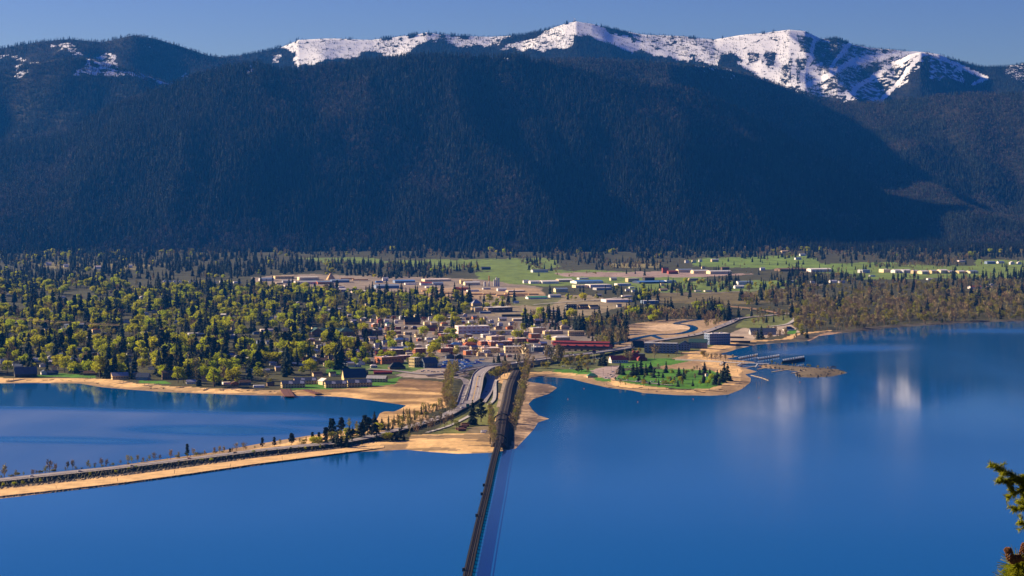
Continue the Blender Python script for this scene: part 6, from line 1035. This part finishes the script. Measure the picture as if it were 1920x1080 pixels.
def car_meshes():
    body = MB(); prof = [(-2.2, .35), (2.2, .35), (2.25, .75), (1.2, .95), (-2.1, 1.0), (-2.25, .7)]; 
    for q in (-.9, .9): pass
    for i in range(6): j = (i + 1) % 6; body.face(((prof[i][0], -.9, prof[i][1]), (prof[j][0], -.9, prof[j][1]), (prof[j][0], .9, prof[j][1]), (prof[i][0], .9, prof[i][1])))
    body.face([(a, -.9, b) for a, b in prof][::-1]); body.face([(a, .9, b) for a, b in prof]); body.box(-1.5, -.68, 1.43, .3, .68, 1.5)
    cab = MB(); lo = [(-2.0, -.85, 1.0), (1.1, -.85, .96), (1.1, .85, .96), (-2.0, .85, 1.0)]; hi = [(-1.55, -.7, 1.43), (.35, -.7, 1.43), (.35, .7, 1.43), (-1.55, .7, 1.43)]
    for i in range(4): j = (i + 1) % 4; cab.face((lo[i], lo[j], hi[j], hi[i]))
    wh = MB()
    for x in (-1.35, 1.35):
        for y in (-.88, .88): wh.tube((x, y - .1, .34), (x, y + .1, .34), .34, .34, 10); wh.face([(x + .34 * math.cos(6.283 * k / 10), y - .1, .34 + .34 * math.sin(6.283 * k / 10)) for k in range(10)])
    return body, cab, wh
def cars():
    body, cab, wh = car_meshes(); bm_ = {}
    for c, v in CARC.items():
        me = bpy.data.meshes.new('body'); me.from_pydata(body.V, [], body.F); me.materials.append(mat('car_' + c, v, .35, spec=.5)); bm_[c] = me
    cm = bpy.data.meshes.new('cabin_glass'); cm.from_pydata(cab.V, [], cab.F); cm.materials.append(M['glass']); wm = bpy.data.meshes.new('wheels'); wm.from_pydata(wh.V, [], wh.F); wm.materials.append(M['p_dark'])
    def car(px, py, z, c, where, rz=1.3, sc=1.0):
        p = at(px, py, z) if z is not None else gat(px, py, 1.3); o = empty('car', p, rz); o.scale = (sc, sc, sc)
        for me in (bm_[c], cm, wm): k = bpy.data.objects.new(me.name.split('.')[0], me); COL.objects.link(k); k.parent = o
        tag(o, c + ' car', where, 'car', None, px)
    for px, py, c in [(248, 874.6, 'dark'), (441, 849.5, 'dark'), (60, 893.5, 'white'), (150, 884.5, 'silver'), (355, 860.5, 'red')]: car(px, py, 5.85, c, 'on the causeway road', .35)
    for px, py, z, c in [(750, 806, 4.5, 'dark'), (797, 793, 4.2, 'blue'), (821, 785, 4.2, 'dark'), (834, 780, 4.2, 'silver'), (866, 765, 4.2, 'white')]: car(px, py, z, c, 'on the highway before the split', .9, 1.15)
    car(864, 761, None, 'dark', 'on the curved ramp'); car(859, 709.5, None, 'white', 'at the top of the curved ramp', 2.8); car(912, 737, None, 'dark', 'on the lower road beside the overpass')
    for px, py, z, c in [(899, 706.5, 9.6, 'dark'), (895.5, 725.5, 8.3, 'red'), (970, 680, 10.1, 'white'), (1077, 665.5, 9.4, 'blue'), (1005, 675.2, 10.1, 'silver')]: car(px, py, z, c, 'on the overpass', 1.2 if px < 905 else .6)
    for px, py, c in [(1291, 631.5, 'red'), (1302, 628.8, 'dark'), (1318, 624.5, 'dark'), (1322, 623, 'blue'), (1342, 616.5, 'dark'), (1359, 609.5, 'blue'), (1371, 605, 'white'), (1377, 603.5, 'red'), (1379, 601, 'dark'), (1383, 600, 'silver'), (1386, 598.5, 'white')]: car(px, py, None, c, 'on the bypass', .5, 1.2)
    for px, py, c in [(1161, 712, 'blue'), (1168, 713, 'dark'), (1171, 713.4, 'dark'), (1177, 714.5, 'white'), (1195, 717, 'white'), (1202, 717, 'white'), (1212, 718, 'silver'), (1222, 717.5, 'white'), (1229, 717.5, 'blue'), (1241, 718, 'white')]: car(px, py, None, c, 'parked along the park road', .2, 1.1)
    for px, py, c in [(1150, 699.5, 'blue'), (1146, 705, 'dark'), (1150, 706, 'white'), (1148, 709, 'dark'), (1137, 710, 'blue'), (1142, 711, 'white'), (1177, 690, 'dark'), (1182, 689.5, 'white'), (1179, 696, 'dark'), (1162, 689, 'silver')]: car(px, py, None, c, 'in the park lot', .3, 1.1)
    for i in range(12): car(790 + i * 6.5 + random.uniform(-2, 2), 698 + i * .2 + random.uniform(-1, 1.5), None, random.choice(list(CARC)), 'on the street left of the boat yard', .1, 1.1)
    for px, py, c in [(1057, 689, 'white'), (1103, 684, 'white'), (1110, 685, 'dark'), (1121, 675, 'silver'), (1127, 674, 'white'), (1072, 693, 'white')]: car(px, py, None, c, 'on the gravel lot below the overpass', .1, 1.4)
    # lorry on the dirt lots
    p = gat(1034, 585.5, .3); o = empty('truck', p, 3.1); o.scale = (1.4, 1.4, 1.3); m = MB(); m.box(-9, -1.3, 1.1, 5, 1.3, 4.2); m.obj('trailer', M['p_white'], o); m = MB(); m.box(5.6, -1.25, .8, 8.6, 1.25, 3.2); m.box(5.6, -1.2, 3.203, 7.4, 1.2, 4.0); m.obj('cab', M['p_red'], o); m = MB()
    for x in (-8, -6.8, 4, 7.8):
        for y in (-1.2, 1.2): m.tube((x, y - .15, .5), (x, y + .15, .5), .5, .5, 10)
    m.obj('wheels', M['p_dark'], o); tag(o, 'white articulated truck with red cab', 'on the bare dirt lots', 'truck', None, 1034)

def summit_and_wires():
    D = LAY['snow']['d']
    best = max(((float(layer_z(LAY['snow'], np.array([1076.0]), np.array([d]))[0]) - CAMZ) / d, d) for d in np.arange(16000, 17400, 20.0))[1]
    x = (1076 - 960) / F * best; z = float(layer_z(LAY['snow'], np.array([1076.0]), np.array([best]))[0])
    o = empty('radio_mast', (x, best, z - 2)); m = MB(); m.tube((0, 0, 0), (0, 0, 42), 2.2, .9, 6); m.obj('mast', M['p_grey'], o); m = MB(); m.box(3, -6, 0, 16, 6, 12); m.obj('hut', M['p_slate'], o); m = MB(); m.tube((10, 0, 12.003), (10, 0, 26), 1.5, .8, 6); m.tube((10, 0, 26.003), (10, 0, 31), 3.2, 3.0, 8); m.obj('antenna', M['p_white'], o)
    tag(o, 'small radio mast with hut', 'on the highest snowy summit', 'mast', None, 1076)
    for px, py in ((-40, 620), (226, 632)):
        p = gat(px, py); h = (py - (592 if px < 0 else 611)) * p[1] / F; o = empty('power_pole', p); m = MB(); m.tube((0, 0, -1), (0, 0, h + 1), .7, .4, 7); m.obj('pole', M['wood'], o); m = MB(); m.box(-4, -.3, h - .4, 4, .3, h + .2); m.obj('crossarm', M['wood'], o); tag(o, 'tall power line pole', 'above the left woods', 'power pole', None, px)
    a, b = gat(-40, 620), gat(226, 632); ha, hb = 28 * a[1] / F, 21 * b[1] / F
    for q in (-3.5, 3.5):
        m = MB(); n = 24; P = [np.array((a[0] + q + (b[0] - a[0]) * t, a[1] + (b[1] - a[1]) * t, a[2] + ha + (b[2] + hb - a[2] - ha) * t - 10 * t * (1 - t) + .5)) + (0, 0, 2 if q > 0 else 0) for t in np.linspace(0, 1, n)]
        for i in range(n - 1): m.tube(P[i], P[i + 1], .22, .22, 4, 0, False)
        tag(m.obj('power_wire', M['p_tan']), 'sagging power wire', 'strung over the left woods', 'wire', 'pair of power wires', 90 + q)

# ------------------------------------------------------------------ the near hillside and the trees beside the viewpoint
def foreground():
    g = np.meshgrid(np.linspace(-500, 500, 60), np.linspace(-300, 560, 90)); X, Y = g
    Z = CAMZ - 1.8 - np.clip(Y - 4, 0, None) * .76 + np.clip(-Y, 0, 300) * .2 + (fbm(X / 40, Y / 40, 3) - .5) * np.clip(np.abs(Y - 4) / 10, 0, 6); Z = np.maximum(Z, -4)
    grid_mesh('hillside', X, Y, Z, M['dark_slope'], {})
    def pt(px, py, y): return np.array(((px - 960) / F * y, y, CAMZ + (YH - py) / F * y))
    def needles(m, a, b, n, ln, wd, r, spread=.9, fwd=.6, droop=0.0):
        d = b - a; L = np.linalg.norm(d); d = d / L
        for i in range(n):
            p = a + (b - a) * r.random(); v = np.array([r.gauss(0, 1) for _ in range(3)]); v -= d * v.dot(d); v /= np.linalg.norm(v) + 1e-9
            t = d * fwd + v * spread; t[2] -= droop; t /= np.linalg.norm(t); q = p + t * ln * r.uniform(.6, 1.15); s = np.cross(t, np.array([r.gauss(0, 1) for _ in range(3)])); s /= np.linalg.norm(s) + 1e-9; s *= wd
            m.face((p - s, p + s, q + s * .35, q - s * .35))
    r = random.Random(5); y = 25.0
    nd = foliage('fir_needles', (.10, .13, .008), (.44, .43, .03), .0, .4, vs=14); nd2 = foliage('pine_needles', (.10, .14, .01), (.50, .48, .04), .0, .4, vs=9); cone = mat('cone_scales', (.20, .085, .03), .8, .4, 60)
    def stem(path, r0, r1, m):
        for i in range(len(path) - 1): t0, t1 = i / (len(path) - 1), (i + 1) / (len(path) - 1); m.tube(path[i], path[i + 1], r0 + (r1 - r0) * t0, r0 + (r1 - r0) * t1, 6)
    base = np.array((7.35, 25.2, CAMZ - 1.8 - 21 * .76 - 1)); top = pt(2075, 850, 25.2); w = MB(); stem([base, (base + top) / 2 + (.08, 0, 0), top], .16, .03, w); lf = MB()
    main = [pt(2070, 960, 25.2), pt(1990, 928, y), pt(1925, 905, y), pt(1893, 888, y), pt(1856, 871, y)]; br = [(main, .9), ([pt(1925, 905, y), pt(1890, 901, y - .08), pt(1868, 903, y - .1)], .8), ([pt(1950, 912, y), pt(1915, 918, y - .1), pt(1888, 933, y - .12)], .95), ([pt(1960, 915, y), pt(1925, 925, y + .1), pt(1912, 945, y + .1)], .8), ([pt(2072, 1000, 25.2), pt(1985, 960, y), pt(1930, 950, y), pt(1900, 956, y)], .85), ([pt(2072, 1040, 25.2), pt(1980, 1005, y), pt(1930, 987, y), pt(1909, 979, y)], .8), ([pt(1960, 900, y), pt(1935, 890, y), pt(1917, 895, y + .05)], .9)]
    for k, (pth, s) in enumerate(br):
        stem(pth, .014 if k else .02, .004, w)
        for i in range(len(pth) - 1):
            a, b = pth[i], pth[i + 1]; L = np.linalg.norm(b - a); needles(lf, a, b, int(1500 * L), .075 * s, .0045, r)
            for j in range(int(L / .045)):
                p = a + (b - a) * r.random(); v = np.array((r.uniform(-1, .6), r.uniform(-1, 1), r.uniform(-.8, .7))); v /= np.linalg.norm(v); q = p + v * r.uniform(.05, .13); w.tube(p, q, .004, .002, 4); needles(lf, p, q, 75, .055, .0042, r)
    for z_ in range(14):     # boughs of the rest of the tree, right of and below the frame
        t = z_ / 14; c = base + (top - base) * (.1 + .85 * t)
        for q in range(6):
            a = q * 1.05 + z_; L = 2.3 * (1 - t) + .4; e = c + np.array((abs(L * math.cos(a)) * (1 if c[0] + L * math.cos(a) < 7.2 else 1) + .05, L * math.sin(a), -.25 * L)); w.tube(c, e, .03, .006, 5); needles(lf, c, e, int(260 * L), .12, .009, r)
    o = empty('fir_tree', tuple(base)); 
    for m, mt, nm in ((w, M['bark'], 'trunk'), (lf, nd, 'crown')): c = m.obj(nm, mt, o); c.matrix_parent_inverse = o.matrix_basis.inverted()
    tag(o, 'yellow-green fir with short needles reaching in', 'at the right photo edge', 'fir', None, 1900)
    base = np.array((6.85, 24.2, CAMZ - 1.8 - 20.2 * .76 - 1)); tip = pt(1938, 1060, 24.0); w = MB(); stem([base, tip + (0.05, .2, -1.2), tip], .12, .02, w); lf = MB(); cn = MB()
    for px, py, n in [(1938, 1062, 520), (1915, 1078, 420), (1925, 1100, 420), (1900, 1090, 380), (1950, 1085, 420), (1908, 1062, 260)]:
        c = pt(px, py, 24.0 + r.uniform(-.1, .1)); w.tube(tip + (0, 0, -.3), c, .012, .006, 5)
        for i in range(n):
            v = np.array((r.gauss(-.25, 1), r.gauss(-.3, .9), r.gauss(.35, .8))); v /= np.linalg.norm(v); p = c + v * .01; q = c + v * r.uniform(.14, .27); s = np.cross(v, (0, 1, 0)); s /= np.linalg.norm(s) + 1e-9; s *= .0042; lf.face((p - s, p + s, q + s * .4, q - s * .4))
    for px, py, h in [(1893, 1042, 17), (1899, 1050, 12), (1918, 1040, 19), (1921, 1028, 14), (1908, 1048, 10), (1890, 1033, 8)]:
        a = pt(px, py, 23.8); hh = h * 24 / F
        for k in range(9):
            for q in range(7):
                t = (k + .5) / 9; rr = .034 * math.sin(math.pi * (.12 + .8 * t)); an = q * .9 + k * .45; p = a + np.array((rr * math.cos(an), rr * math.sin(an), hh * (t - .5) * 1.3)); cn.tube(p, p + np.array((.016 * math.cos(an), .016 * math.sin(an), .014)), .011, .004, 5)
    for z_ in range(10):
        t = z_ / 10; c = base + (tip - base) * (.1 + .75 * t)
        for q in range(5): a = q * 1.26 + z_; L = 1.8 * (1 - t) + .3; e = c + np.array((L * math.cos(a), L * math.sin(a), .1)); w.tube(c, e, .025, .006, 5); needles(lf, e - (e - c) * .5, e, int(160 * L), .2, .008, r)
    o = empty('pine_tree', tuple(base))
    for m, mt, nm in ((w, M['bark'], 'trunk'), (lf, nd2, 'crown'), (cn, cone, 'cones')): c = m.obj(nm, mt, o); c.matrix_parent_inverse = o.matrix_basis.inverted()
    tag(o, 'long-needled pine top with brown cones', 'in the bottom right corner', 'pine', None, 1900)

def haze():
    m = MB(); m.box(-9500, -700, -6, 9500, 21500, 2450); hm = bpy.data.materials.new('haze'); hm.use_nodes = True; n = hm.node_tree; n.nodes.clear(); o = n.nodes.new('ShaderNodeOutputMaterial'); v = n.nodes.new('ShaderNodeVolumePrincipled')
    v.inputs['Density'].default_value = HAZE_DENSITY; v.inputs['Color'].default_value = (*HAZE_COLOR, 1); v.inputs['Anisotropy'].default_value = .2; n.links.new(v.outputs[0], o.inputs['Volume']); ob = m.obj('haze', hm); stuff(ob)

ground(); water(); mountains(); protos()
roads(); causeway(); railway(); town_buildings(); valley_buildings(); marina(); cars(); near_trees(); woods(); forests(); summit_and_wires(); foreground(); haze()
finish_labels()
